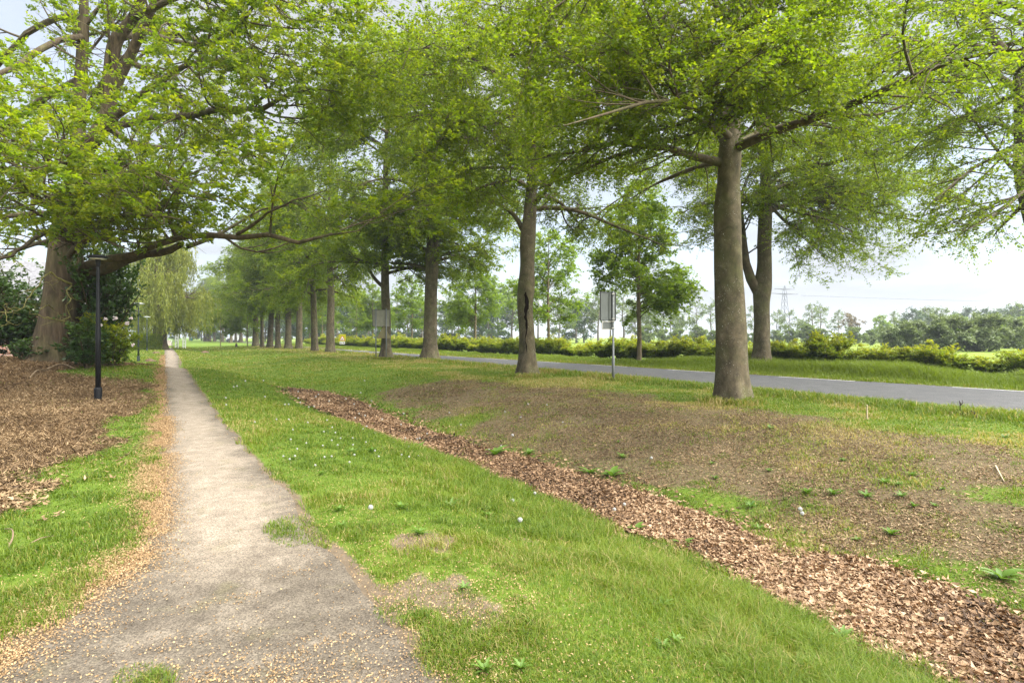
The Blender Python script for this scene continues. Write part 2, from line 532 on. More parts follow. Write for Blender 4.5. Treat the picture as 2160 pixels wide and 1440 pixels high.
def brick_mat():
    n = NT('house_brick'); c = n.coord('Object', (1, 1, 1))
    b = n.n('ShaderNodeTexBrick'); b.inputs['Scale'].default_value = 1.0
    b.inputs['Color1'].default_value = (.22, .075, .045, 1); b.inputs['Color2'].default_value = (.30, .11, .07, 1); b.inputs['Mortar'].default_value = (.38, .34, .30, 1)
    b.inputs['Brick Width'].default_value = .22; b.inputs['Row Height'].default_value = .065; b.inputs['Mortar Size'].default_value = .012
    mp = n.coord('Object'); sw = n.n('ShaderNodeSeparateXYZ'); n.l(mp, sw.inputs[0]); cb = n.n('ShaderNodeCombineXYZ')
    n.l(n.math('ADD', sw.outputs[0], sw.outputs[1]), cb.inputs[0]); n.l(sw.outputs[2], cb.inputs[1]); n.l(cb.outputs[0], b.inputs['Vector'])
    return n.done(n.bsdf(b.outputs['Color'], .85, None, 0, .2))


def tile_mat():
    n = NT('roof_tiles'); c = n.coord('Object'); w = n.n('ShaderNodeTexWave', wave_type='BANDS', bands_direction='Z'); w.inputs['Scale'].default_value = 5
    n.l(c, w.inputs['Vector']); k = n.noise(c, 6, 4, .6)
    col = n.ramp(k, [(.3, (.11, .11, .12)), (.7, (.20, .20, .215))])
    return n.done(n.bsdf(col, .7, n.bump(w.outputs['Fac'], .6, .04), 0, .3))


def glass_mat():
    n = NT('window_glass'); return n.done(n.bsdf((.04, .05, .06), .06, None, 0, .8))


M['brick'] = brick_mat(); M['tiles'] = tile_mat(); M['glass'] = glass_mat()
M['paving'] = simple('pinkish_paving', (.40, .32, .29), .9, var=.2, scale=14)
M['skin'] = simple('skin', (.50, .30, .21), .5, var=.05)
M['navy'] = simple('navy_cloth', (.018, .018, .04), .85)
M['black_cloth'] = simple('black_cloth', (.012, .012, .014), .85)
M['hair'] = simple('dark_hair', (.02, .014, .01), .6)
M['tyre'] = simple('tyre_rubber', (.02, .02, .02), .85)
M['silver'] = simple('silver_paint', (.55, .56, .58), .3, .3, .5, .04)
M['green_plastic'] = simple('green_plastic', (.02, .13, .07), .5)
M['pylon'] = simple('pylon_steel', (.10, .105, .115), .8, 0, .1)
M['seed'] = simple('dandelion_seed_fluff', (.36, .36, .34), .9, var=.1, scale=60)
M['stem'] = simple('dandelion_stem', (.16, .20, .06), .6)
M['pinkflower'] = simple('rhododendron_petals', (.72, .60, .62), .6)
M['dead_wood'] = simple('dead_wood', (.16, .115, .07), .9, var=.3, scale=20)
M['pale_wood'] = simple('pale_wood', (.42, .33, .22), .9, var=.2, scale=20)
M['dark_wood'] = simple('dark_wet_wood', (.025, .018, .012), .8, var=.3, scale=20)
M['hollow'] = simple('rotten_hollow', (.010, .007, .005), 1.0, 0, 0.0)
# ------------------------------------------------------------------ surface masks (world space)
def n2(x, y, f, seed=0):
    return fbm(x * f + 31.7 * seed, y * f - 12.9 * seed, 3)


def masks(x, y):
    near = np.hypot(x, y) < 140
    pd = sdist(PATHP, x, y); td = np.maximum(sdist(TONG, x, y), sdist(TONG2, x, y))
    sd = sdist(STRIPP, x, y) + (n2(x, y, 1.6, 1) - .5) * .3 + (n2(x, y, 4.5, 81) - .5) * .22
    md = sdist(MULP, x, y) + (n2(x, y, 1.1, 2) - .5) * 1.6
    bd = sdist(BANKP, x, y)
    rn, rf = road_rel(x, y)
    return pd, td, sd, md, bd, rn, rf


# ------------------------------------------------------------------ ground sheet
nr, na = 430, 1000
rad = np.r_[0, np.geomspace(.35, 3500, nr - 1)]
ang = np.linspace(0, 2 * np.pi, na, endpoint=False)
RR, AA = np.meshgrid(rad, ang, indexing='ij')
gx = (RR * np.cos(AA)).ravel(); gy = (RR * np.sin(AA)).ravel()
g_z = gz(gx, gy)
pd, td, sd, md, bd, rn, rf = masks(gx, gy)
on_path = np.where((pd > .05) & (td < 0), 1, 0)
g_z = g_z - .012 * ((pd > .12) & (td < -.1)) - .02 * ((rn > .25) & (rf < -.25))
far = np.hypot(gx, gy)
patch = n2(gx, gy, .9, 5)
bank = ss((bd + 1.3) / 2.9 + (n2(gx, gy, .7, 8) - .5) * 1.3) * (1 - .7 * ss((gy - 18) / 14))
soil = ss((.25 - np.abs(pd)) / .3) * .8 + ss((n2(gx, gy, 1.6, 16) - .58) / .12) * .6 * ss((9 - far) / 4) + .2 * ss((7 - far) / 5)
soil = np.maximum(soil, .9 * ss((.5 - np.abs(rf - .25)) / .3))
mulch = ss((md + .15) / .4)
litt = ss((sd + .06) / .12)
u_, v_ = uv(gx, gy)
field = ss((rf - 9.5) / 3)
i = np.arange(nr - 1)[:, None] * na; j = np.arange(na)[None, :]; j2 = (j + 1) % na
F = np.stack([i + j, i + na + j, i + na + j2, i + j2], -1).reshape(-1, 4)
me = mesh_np('ground', np.c_[gx, gy, g_z], F, None, M['ground'], None, True,
             vattrs={'soil': np.clip(soil, 0, 1), 'bank': bank, 'mulch': mulch, 'litter': litt, 'field': field})
tag(link('ground', me), kind='structure')

# ------------------------------------------------------------------ path
n = 420
Lr = arc_resample(pL, 2000); Rr_ = arc_resample(pR, 2000)


def rag(P, amp, sgn):
    d = np.r_[0, np.cumsum(np.hypot(*np.diff(P, axis=0).T))]
    T = nrm(np.gradient(P, axis=0)); N = np.c_[-T[:, 1], T[:, 0]]
    k = (fbm(d * 1.3, d * 0 + sgn, 4) - .5) * amp
    return P + N * k[:, None]


# even rungs across: match the edges by distance along the path axis
axis = nrm((pR[-1] + pL[-1]) / 2 - np.array([-2.0, 3.0]))
sl = Lr @ axis; sr = Rr_ @ axis
s_ = -1.5 + (95 + 1.5) * np.linspace(0, 1, 900) ** 2.2
s_ = s_[(s_ > max(sl.min(), sr.min()) - .3) & (s_ < min(sl.max(), sr.max()))]


def along(P, s, q):
    o = np.argsort(s); perp = np.array([-axis[1], axis[0]]); w = P @ perp
    return np.interp(q, s[o], w[o])


perp = np.array([-axis[1], axis[0]])
wl = along(Lr, sl, s_) + (fbm(s_ * 1.7, s_ * 0 + 3, 4) - .5) * .18; wr = along(Rr_, sr, s_) + (fbm(s_ * 1.9, s_ * 0 + 9, 4) - .5) * .16
mcol = 26
tt = np.linspace(0, 1, mcol)
ww = wl[:, None] * (1 - tt) + wr[:, None] * tt
px_ = s_[:, None] * axis[0] + ww * perp[0]; py_ = s_[:, None] * axis[1] + ww * perp[1]
pz_ = gz(px_, py_) + .008
dirt = np.clip(1 - np.minimum(tt, 1 - tt) * 2.6, 0, 1)[None, :] * .6 + ss((5.2 - py_) / 2.5) * .62
ii = np.arange(len(s_) - 1)[:, None] * mcol; jj = np.arange(mcol - 1)[None, :]
F = np.stack([ii + jj, ii + jj + 1, ii + mcol + jj + 1, ii + mcol + jj], -1).reshape(-1, 4)[:, ::-1]
me = mesh_np('path', np.c_[px_.ravel(), py_.ravel(), pz_.ravel()], F, None, M['path'], None, True, vattrs={'dirt': dirt.ravel()})
tag(link('path', me), kind='structure')

# cross path where the gate stands
def ribbon(name, P, width, mat, dz=.02, nseg=40, cols=5):
    P = arc_resample(np.array(P, float), nseg); T = nrm(np.gradient(P, axis=0)); N = np.c_[-T[:, 1], T[:, 0]]
    w = np.linspace(-.5, .5, cols) * width
    Q = P[:, None] + N[:, None] * w[None, :, None]
    z = gz(Q[..., 0], Q[..., 1]) + dz
    i = np.arange(nseg - 1)[:, None] * cols; j = np.arange(cols - 1)[None, :]
    F = np.stack([i + j, i + j + 1, i + cols + j + 1, i + cols + j], -1).reshape(-1, 4)[:, ::-1]
    return tag(link(name, mesh_np(name, np.c_[Q[..., 0].ravel(), Q[..., 1].ravel(), z.ravel()], F, None, mat, None, True, vattrs={'dirt': np.zeros(nseg * cols)})), kind='structure')


gA = G(349, 729); gB = G(352, 717.5)
ribbon('path', [gA[:2], (gA[:2] * .6 + gB[:2] * .4) + [.3, 0], gB[:2]], 2.2, M['path'], .03)
dA = G(-420, 742); dB = G(70, 744); dC = G(90, 738)
ribbon('driveway', [(-46, 27.5), (-36, 28.5), (-27, 33)], 3.4, M['paving'], .06)

# ------------------------------------------------------------------ road with its markings
vv = np.r_[np.linspace(-6, 60, 160), np.linspace(61, 300, 120)]
un = np.interp(vv, RV, RNU); uf = np.interp(vv, RV, RFU)


def road_sheet(name, u0, u1, v, dz, mat, cols, rag_=0):
    t = np.linspace(0, 1, cols); U = u0[:, None] * (1 - t) + u1[:, None] * t; Vv = np.repeat(v[:, None], cols, 1)
    if rag_:
        U[:, 0] += (fbm(v * 2.1, v * 0 + 2, 4) - .5) * rag_; U[:, -1] += (fbm(v * 2.3, v * 0 + 8, 4) - .5) * rag_
    X, Y = xy(U, Vv); Z = gz(X, Y) + dz
    i = np.arange(len(v) - 1)[:, None] * cols; j = np.arange(cols - 1)[None, :]
    F = np.stack([i + j, i + j + 1, i + cols + j + 1, i + cols + j], -1).reshape(-1, 4)
    me = mesh_np(name, np.c_[X.ravel(), Y.ravel(), Z.ravel()], F, None, mat, None, True)
    return tag(link(name, me), kind='structure')


road_sheet('road', un, uf, vv, .012, M['road'], 12, .22)
for (u_off, edge, per, ln, ph) in ((.28, 0, 6.0, 3.0, 1.2), (-.30, 1, 6.0, 3.0, 2.6)):
    for k in range(26):
        v0 = -2 + ph + per * k
        vs = np.linspace(v0, v0 + ln, 6)
        e = np.interp(vs, RV, RNU if edge == 0 else RFU)
        u0 = e + u_off - .055; u1 = e + u_off + .055
        road_sheet('road_marking', u0, u1, vs, .018, M['white_paint'], 3, .02)


# ------------------------------------------------------------------ small ground cover
def sample(N, r0, r1, a0=-54, a1=54, seed=0, power=0.0):
    g = np.random.default_rng(seed)
    q = g.random(N)
    if power == 0: r = r0 * (r1 / r0) ** q
    else: r = (r0 ** power + q * (r1 ** power - r0 ** power)) ** (1 / power)
    a = np.radians(a0 + (a1 - a0) * g.random(N))
    return r * np.sin(a), r * np.cos(a), r, g


def blades(x, y, z, L, w, bend, g, droop=.3):
    n = len(x)
    az = g.random(n) * 2 * np.pi
    face = az + np.pi / 2 + g.normal(0, .5, n)
    d = np.c_[np.cos(az), np.sin(az)]; f = np.c_[np.cos(face), np.sin(face)]
    P0 = np.c_[x, y, z - .01]
    mid = P0 + np.c_[d * (bend * L * .28)[:, None], L * .6]
    tip = P0 + np.c_[d * (bend * L * .85)[:, None], L * (1 - droop * bend)]
    sw = np.c_[f * (w / 2)[:, None], np.zeros(n)]
    V = np.stack([P0 - sw, P0 + sw, mid + sw * .75, mid - sw * .75, tip], 1)
    b = np.arange(n)[:, None] * 5
    return V.reshape(-1, 3), b + np.array([[0, 1, 2, 3]]), b + np.array([[3, 2, 4]])


def scatter_blades(name, x, y, r, L, w, bend, tint, g, mat, label, kind='stuff'):
    z = gz(x, y)
    V, F4, F3 = blades(x, y, z, L, w, bend, g)
    me = mesh_np(name, V, F4, F3, mat, {'tint': np.r_[tint, tint]})
    o = link(name, me); tag(o, label, 'grass', kind=kind); return o


# lawn grass
x, y, r, g = sample(1500000, 1.9, 105, seed=21)
# tufts at the feet of the near trunks and the sign post
tb = []
for (px, py, rr_, nn) in ((1545, 850, .62, 2600), (1113, 796, .62, 1800), (905, 764, .75, 1500), (815, 758, .6, 900), (697, 746, .7, 700), (664, 743, .6, 500), (631, 738, .6, 500), (1293, 803, .25, 300), (793, 757, .25, 200)):
    c_ = G(px, py); aa = g.random(nn) * 6.283; q_ = rr_ * (.55 + .75 * g.random(nn) ** 1.5); tb.append(np.c_[c_[0] + q_ * np.cos(aa), c_[1] + q_ * np.sin(aa)])
tb = np.vstack(tb); nb_ = len(tb); x = np.r_[tb[:, 0], x]; y = np.r_[tb[:, 1], y]; r = np.hypot(x, y); foot = np.arange(len(x)) < nb_
pd, td, sd, md, bd, rn, rf = masks(x, y)
u_, v_ = uv(x, y); t_ = ditch_t(x, y)
dens = np.ones(len(x))
edge_n = (n2(x, y, 2.4, 9) - .5) * .34
dens *= np.where(td > 0, .8, ss((-pd + edge_n + .02) / .22))
dens *= 1 - ss((sd + .10) / .16) * (.985 - .5 * ss((n2(x, y, 2.4, 80) - .60) / .06))
dens *= 1 - ss((md + .1) / .5) * .97
bankm = ss((bd + 1.2) / 2.8 + (n2(x, y, .7, 8) - .5) * 1.4) * (1 - .6 * ss((y - 18) / 14))
pt = n2(x, y, .8, 12)
tuft = n2(x, y, 3.0, 14)
tb2 = n2(x, y, 2.1, 82)
dens *= 1 - bankm * (1 - .42 * ss((pt - .40) / .2) - .36 - .5 * ss((tb2 - .52) / .08))
thin = ss((n2(x, y, 1.6, 16) + .5 * (n2(x, y, 6, 60) - .5) - .57) / .14) * ss((8 - r) / 3)
thin = thin * np.where((x < -1.6 - .35 * y) & (x > -3.4 - .5 * y), .35, 1)
dens *= 1 - .68 * thin
leftp = (x < -1.6 - .35 * y)              # worn lawn beside the mulch
dens *= np.where(leftp & (r < 14), .62 + .38 * ss((tuft - .42) / .12), 1)
dens *= np.where((r < 9), .6 + .4 * ss((tuft - .38) / .18), 1)
dens *= ((rn < .12 + .25 * edge_n) | (rf > -.12))
dens *= 1 - ss((rf - 6) / 2)
# keep the lawn clear of the drive
k = (g.random(len(x)) < dens) | foot
x, y, r, t_, bankm, pt, tuft, rn, rf, thin, pd, foot = [a[k] for a in (x, y, r, t_, bankm, pt, tuft, rn, rf, thin, pd, foot)]
verge = ss((rn + 1.9) / 1.0) * (1 - .6 * ss((rn + .7) / .6)) * (rn < .5)
topb = ss((rn + 7.5) / 2.5) * (1 - verge) * (rn < .5) * (pd < -3)     # dry grass along the top of the bank       # lush strip along the road
lush = ss((n2(x, y, .55, 15) - .45) / .2)
ditchl = np.exp(-((t_ + .95) / .8) ** 2) * ss((16 - r) / 6)
L = (.032 + .026 * lush + .13 * ditchl + .15 * verge + .03 * ss((tuft - .55) / .1)) * (.55 + .9 * g.random(len(x)))
L *= 1 - .4 * bankm * (1 - verge) - .25 * thin
L *= np.where(rf > -.2, 1.6, 1)
L *= 1 + .012 * np.clip(r - 6, 0, 60)
L = np.where(foot, .08 + .20 * g.random(len(x)) ** 1.5, L)
w = np.maximum(.0042, r * .00105) * (.7 + .6 * g.random(len(x)))
bend = .35 + .9 * g.random(len(x))
dry = .22 * ss((pt - .5) / .2) + .42 * topb * (.5 + ss((pt - .4) / .2)) + .50 * bankm * (1 - verge) * (.25 + .75 * (n2(x, y, 2.1, 82) < .54)) + .33 * thin + .10 * ss((.5 - np.abs(pd)) / .5)
tint = .22 + .22 * lush + .2 * verge + .16 * ditchl + g.normal(0, .14, len(x)) + dry * (.2 + .8 * g.random(len(x)))
tint = np.clip(np.where(g.random(len(x)) < (1 - .7 * ditchl) * (.10 + .25 * ss((n2(x, y, 1.7, 61) - .48) / .15) * (r < 14)), tint + .45, tint), 0, 1)
tint = np.where(rf > -.2, np.clip(.55 + g.normal(0, .1, len(x)), 0, .78), tint)
tint = np.where(r > 16, np.clip(tint + .14 * ss((r - 16) / 20), 0, .95), tint)
scatter_blades('lawn_grass', x, y, r, L, w, bend, tint, g, M['grass'], 'short spring grass covering the swale, verges and path edges')
print('lawn blades', len(x))

# tall verge grass across the road
g = np.random.default_rng(23)
N = 330000
v = -2 + 140 * g.random(N) ** 1.7
e = np.interp(v, RV, RFU)
off = .55 + 4.4 * g.random(N) ** .8
x, y = xy(e + off, v)
k = (np.abs(x) < y * 1.05 + 2) & (y > 4)
x, y, off, v = x[k], y[k], off[k], v[k]
r = np.hypot(x, y); tall = ss((off - .8) / 1.6)
tn = n2(x, y, .45, 17)
L = (.15 + .40 * tall * (.4 + .9 * ss((tn - .35) / .3))) * (.5 + .8 * g.random(len(x))) * (1 - .5 * ss((v - 20) / 16))
w = np.maximum(.006, r * .00075) * (.7 + .6 * g.random(len(x)))
tint = np.clip(.55 + .25 * (tn - .4) + g.normal(0, .10, len(x)), 0, .66)
scatter_blades('tall_verge_grass', x, y, r, L, w, .25 + .6 * g.random(len(x)), tint, g, M['grass'], 'tall lush bright green grass on the verge beyond the road')


# flat bits lying on the ground: dead leaves, straw, catkins
def bits(name, x, y, L, w, curl, tint, g, mat, label, cat, tilt=.35, dz=.004, pile=0.0, aim=None):
    n = len(x)
    z = gz(x, y) + dz + pile * g.random(n)
    az = g.random(n) * 2 * np.pi if aim is None else aim
    a = np.c_[np.cos(az), np.sin(az), g.normal(0, tilt, n)]; a = nrm(a)
    nn = nrm(np.c_[g.normal(0, tilt, n), g.normal(0, tilt, n), np.ones(n)])
    s = nrm(np.cross(nn, a)); nn = np.cross(a, s)
    P = np.c_[x, y, z]
    A = a * L[:, None]; S = s * (w / 2)[:, None]; C = nn * (curl * L)[:, None]
    V = np.stack([P - A * .5 + C * .5, P - A * .1 - S + C * .3, P + A * .5 + C, P - A * .1 + S + C * .3, P], 1)
    V[:, :, 2] = np.maximum(V[:, :, 2], (z - .003)[:, None])
    b = np.arange(n)[:, None] * 5
    F3 = np.concatenate([b + np.array([[0, 1, 4]]), b + np.array([[1, 2, 4]]), b + np.array([[2, 3, 4]]), b + np.array([[3, 0, 4]])])
    o = link(name, mesh_np(name, V, None, F3, mat, {'tint': np.r_[tint, tint, tint, tint]}))
    tag(o, label, cat, kind='stuff'); return o


# dead leaves in the ditch
g = np.random.default_rng(31)
N = 900000
v = -3 + 28 * g.random(N) ** 1.5
tq = -1.4 + 2.8 * g.random(N)
ud = (np.interp(v - 2, DV, DU) + np.interp(v, DV, DU) + np.interp(v + 2, DV, DU)) / 3
x, y = xy(ud + tq, v)
sdd = sdist(STRIPP, x, y) + (n2(x, y, 1.6, 1) - .5) * .3 + (n2(x, y, 4.5, 81) - .5) * .22 + (n2(x, y, 7, 3) - .5) * .14
pr = ss((sdd + .08) / .16) + .05 * ss((sdd + .7) / .6)
r = np.hypot(x, y)
pr *= np.clip(7.5 / r, .16, 1.0) * .62
k = (g.random(N) < pr) & (y > .8)
x, y, r = x[k], y[k], r[k]
sz = (.038 + .035 * g.random(len(x))) * np.clip(r / 9, 1, 1.8)
bits('leaf_litter', x, y, sz, sz * (.4 + .25 * g.random(len(x))), g.normal(.12, .22, len(x)), np.clip(g.beta(1.3, 1.5, len(x)) * .98 + .75 * (n2(x, y, 1.1, 4) - .5), 0, 1), g, M['litter'],
     'brown dead beech leaves filling the bottom of the ditch', 'fallen leaves', .4, .006, .035)
print('litter', len(x))

# loose brown leaf scraps and thatch on the bank
x, y, r, g = sample(800000, 3.2, 45, -20, 54, seed=33)
bd = sdist(BANKP, x, y); pt = n2(x, y, .9, 35)
k = g.random(len(x)) < ss((bd + 1.0) / 2.2 + (n2(x, y, .7, 8) - .5) * 1.2) * (.35 + .65 * ss((pt - .35) / .2)) * (1 - .7 * ss((y - 15) / 14)) * .9
x, y, r = x[k], y[k], r[k]
sz = np.maximum(.016 + .028 * g.random(len(x)) ** 1.5, r * .0026)
bits('bank_thatch', x, y, sz * 1.5, np.maximum(.006, sz * (.16 + .30 * g.random(len(x)))), g.normal(.12, .2, len(x)), np.clip(g.beta(1.2, 1.5, len(x)) + .6 * (n2(x, y, .9, 36) - .5), 0, 1), g, M['straw'],
     'dry brown thatch and leaf scraps over the bare bank', 'dry thatch', .35, .004, .012)

# mulch of twigs and straw on the mound
x, y, r, g = sample(520000, 4.5, 34, -62, -24, seed=37)
md = sdist(MULP, x, y) + (n2(x, y, 1.1, 2) - .5) * 1.6; pd = sdist(PATHP, x, y)
k = (g.random(len(x)) < (ss((md + .25) / .5) * .95 + .025 * ss((md + 2.0) / 2) * (r > 8))) & (pd < -.1)
x, y, r = x[k], y[k], r[k]
sz = np.maximum(.03 + .05 * g.random(len(x)), r * .004)
nearm = ss((10.5 - r) / 4)
bits('mulch_litter', x, y, sz * (1.7 - .6 * nearm), np.maximum(.005, sz * (.08 + .16 * g.random(len(x)) + .25 * nearm)), g.normal(.1, .2, len(x)),
     np.clip(g.beta(1.7, 1.7, len(x)) * .9 + .6 * (n2(x, y, .8, 38) - .5) + .12 - .1 * nearm, 0, 1), g, M['straw'], 'orange brown mulch of straw, bark and twigs on the mound', 'mulch', .4, .005, .05)

# catkins along the path edges and in drifts on the path
x, y, r, g = sample(560000, 1.9, 60, -54, 40, seed=41)
pd = sdist(PATHP, x, y); u_, v_ = uv(x, y)
mid = np.interp(v_, [-10, 4, 8, 16, 68, 200], [-.25, -.1, .2, -.35, -3.3, -9])
left = u_ < mid
nn_ = n2(x, y, 1.1, 43); dr = n2(x, y, 2.2, 44)
edge = np.exp(-((pd + .16) / (.22 + .12 * ss((9 - r) / 5))) ** 2)
pr = np.where(left, edge * 1.0, edge * .10)
pr = pr * (.5 + .8 * ss((nn_ - .38) / .2))
on = pd > 0
streak = fbm((x * .87 + y * .5) * 1.2, (y * .87 - x * .5) * 5, 3)
pr += on * ss((5.5 - r) / 2.5) * (.012 + .30 * ss((streak - .61) / .08)) + on * .006
pr += (~on) * (.13 * ss((6.5 - r) / 3) + .02) * (u_ < 3.6) * (.3 + 1.4 * ss((n2(x, y, 1.6, 16) - .42) / .12))
pr += on * np.exp(-(((x + 1.2) / .75) ** 2 + ((y - 2.55) / .35) ** 2)) * .6
k = (g.random(len(x)) < pr) & (sdist(TONG, x, y) < .3) & (u_ < 4.2) & (r < 60)
# the thick drift along the path's left edge
q_ = g.random(150000) * np.clip(g.random(150000) * 1.6, 0, 1)
el = arc_resample(pL, 3000); nl_ = nrm(np.gradient(el, axis=0)); nl_ = np.c_[-nl_[:, 1], nl_[:, 0]]
dl = np.linalg.norm(el - np.array([-2.6, 2.4]), axis=1); i0 = int(np.argmin(dl)); i1 = int(np.argmin(np.abs(np.hypot(el[:, 0], el[:, 1]) - 55)))
ei = (i0 + q_ * (i1 - i0)).astype(int)
wn = (.09 + .15 * n2(el[ei, 0], el[ei, 1], .8, 75)) * (1 - .5 * ss((el[ei, 1] - 7) / 9))
of = .09 + g.normal(0, 1, len(ei)) * wn * .75; oj = g.normal(0, .09, len(ei))
ex_ = el[ei, 0] + nl_[ei, 0] * of + nl_[ei, 1] * oj; ey_ = el[ei, 1] + nl_[ei, 1] * of - nl_[ei, 0] * oj
ek = g.random(len(ei)) < (1 - .5 * ss((el[ei, 1] - 7) / 10)) * (.2 + 1.0 * ss((n2(ex_, ey_, 1.6, 76) - .36) / .2))
x = np.r_[x[k], ex_[ek]]; y = np.r_[y[k], ey_[ek]]; r = np.hypot(x, y)
sz = np.maximum(.009 + .008 * g.random(len(x)), r * .0017)
bits('catkin_litter', x, y, sz, sz * (.45 + .3 * g.random(len(x))), g.normal(.2, .2, len(x)), np.clip(g.beta(2, 1.6, len(x)), 0, 1), g, M['catkin'],
     'tan fallen catkins drifted along the path edges', 'fallen catkins', .5, .010, .008)
print('catkins', len(x))
# ------------------------------------------------------------------ trees
UP = np.array([0, 0, 1.])


def resample(P, m):
    P = np.asarray(P, float)
    return arc_resample(P, m)


def at_t(P, idx, t):
    """point and tangent of polylines P (N,m,3) at t of polyline idx"""
    m = P.shape[1]; q = np.clip(t, 0, .9999) * (m - 1); i = q.astype(int); f = (q - i)[:, None]
    a = P[idx, i]; b = P[idx, i + 1]
    return a * (1 - f) + b * f, nrm(b - a)


def plen(P): return np.linalg.norm(np.diff(P, axis=1), axis=2).sum(1)


def spawn(P, Rr, g, dens, t0, lfun, ang, asd, rollsd, bend, m, wob=.08, t1=1.0, rfac=.5, rmin=.004, flat=0.0, rmax=9):
    L = plen(P); n = g.poisson(dens * L * (t1 - t0))
    idx = np.repeat(np.arange(len(P)), n)
    if len(idx) == 0: return np.zeros((0, m, 3)), np.zeros((0, m)), idx
    t = t0 + (t1 - t0) * g.random(len(idx))
    pos, tan = at_t(P, idx, t)
    s = np.cross(tan, UP); ln = np.linalg.norm(s, axis=1)
    rnd = nrm(g.normal(0, 1, s.shape)); s = np.where((ln < .25)[:, None], nrm(np.cross(tan, rnd)), s / np.maximum(ln, 1e-6)[:, None])
    nn = nrm(np.cross(s, tan))
    sg = np.where(g.random(len(idx)) < .5, -1, 1)[:, None]
    roll = g.normal(0, rollsd, len(idx))[:, None]; a = np.radians(g.normal(ang, asd, len(idx)))[:, None]
    d = nrm(tan * np.cos(a) + (s * sg * np.cos(roll) + nn * np.sin(roll)) * np.sin(a))
    if flat: d[:, 2] *= (1 - flat); d = nrm(d)
    ll = lfun(t, L[idx]) * (.55 + .75 * g.random(len(idx)))
    tau = np.linspace(0, 1, m)[None, :, None]
    lat = nrm(np.cross(d, g.normal(0, 1, d.shape)))
    q = pos[:, None] + d[:, None] * (ll[:, None, None] * tau) + UP * (bend * ll[:, None, None] * tau ** 2 * (.5 + g.random(len(idx)))[:, None, None]) \
        + lat[:, None] * (wob * ll[:, None, None] * np.sin(tau * np.pi * (.8 + .8 * g.random(len(idx)))[:, None, None]))
    mm = Rr.shape[1]; r0 = Rr[idx, np.clip((t * (mm - 1)).astype(int), 0, mm - 1)]
    r0 = np.clip(np.minimum(r0 * rfac, ll * .018), rmin, rmax)
    rr = r0[:, None] * (1 - .75 * tau[..., 0]); rr = np.maximum(rr, rmin * .6)
    return q, rr, idx


def leaves(P, g, n, size, wr=.62, upn=1.0, jit=.5, droop=.12, t0=.1, spread=58, off=0.0, sizej=.42, ctint=None, hang=0.0):
    """n leaves along every twig of P (N,m,3) -> verts, quads, tint"""
    N = len(P)
    idx = np.repeat(np.arange(N), n)
    K = len(idx)
    t = t0 + (1.02 - t0) * g.random(K)
    pos, tan = at_t(P, idx, t)
    s = np.cross(tan, UP); ln = np.linalg.norm(s, axis=1, keepdims=True)
    s = np.where(ln < .2, nrm(np.cross(tan, g.normal(0, 1, s.shape))), s / np.maximum(ln, 1e-6))
    sg = np.where(g.random(K) < .5, -1, 1)[:, None]
    a = np.radians(g.normal(spread, 18, K))[:, None]
    ax = nrm(tan * np.cos(a) + s * sg * np.sin(a) + g.normal(0, .22, (K, 3)) - UP * hang)
    nn = nrm(UP * upn + g.normal(0, jit, (K, 3)))
    sd = nrm(np.cross(nn, ax)); nn = np.cross(ax, sd)
    L = (size * (1 - sizej + 2 * sizej * g.random(K)))[:, None]
    p = pos + ax * L * .15 + g.normal(0, 1, (K, 3)) * off
    w = L * wr * .5
    fold = g.normal(.08, .12, (K, 1)) * L
    V = np.stack([p, p + ax * L * .45 + sd * w + nn * fold, p + ax * L - nn * L * droop, p + ax * L * .5 - sd * w + nn * fold], 1)
    F = np.arange(K)[:, None] * 4 + np.array([[0, 1, 2, 3]])
    ct = g.normal(0, .13, N) if ctint is None else ctint
    tint = np.clip(.48 + ct[idx] + g.normal(0, .15, K), 0, 1)
    return V.reshape(-1, 3), F, tint


def trunk_np(pts, rad, k, g, flare=.5, fl_h=.5, rough=.03, m=40, lobes=5):
    P = resample(np.c_[np.array(pts, float), np.array(rad, float)], m)
    R_ = P[:, 3]; P = P[:, :3].copy()
    T = nrm(np.gradient(P, axis=0)); A = nrm(np.cross(T, np.array([1., 0, 0]))); B = np.cross(T, A)
    th = 2 * np.pi * np.arange(k) / k
    h = P[:, 2] - P[0, 2]
    ph = g.random(3) * 6.28
    lob = .5 + .5 * np.sin(lobes * th + ph[0]) * (.6 + .4 * np.sin(2 * th + ph[1]))
    rr = R_[:, None] * (1 + flare * np.exp(-np.maximum(h, 0) / fl_h)[:, None] * (.35 + lob[None]))
    rr = rr * (1 + rough * (np.sin(3 * th[None] + h[:, None] * 1.1 + ph[2]) + .8 * np.sin(2 * th[None] - h[:, None] * .7 + ph[1]) + .5 * np.sin(5 * th[None] + h[:, None] * 2.3)))
    rr = rr * (1 + .5 * rough * fbm(th[None] * 2 + 0 * h[:, None], h[:, None] * 1.7 + 0 * th[None], 3))
    V = P[:, None] + rr[..., None] * (np.cos(th)[None, :, None] * A[:, None] + np.sin(th)[None, :, None] * B[:, None])
    i = np.arange(m - 1)[:, None] * k; j = np.arange(k)[None]
    F = np.stack([i + j, i + (j + 1) % k, i + k + (j + 1) % k, i + k + j], -1).reshape(-1, 4)
    return V.reshape(-1, 3), F


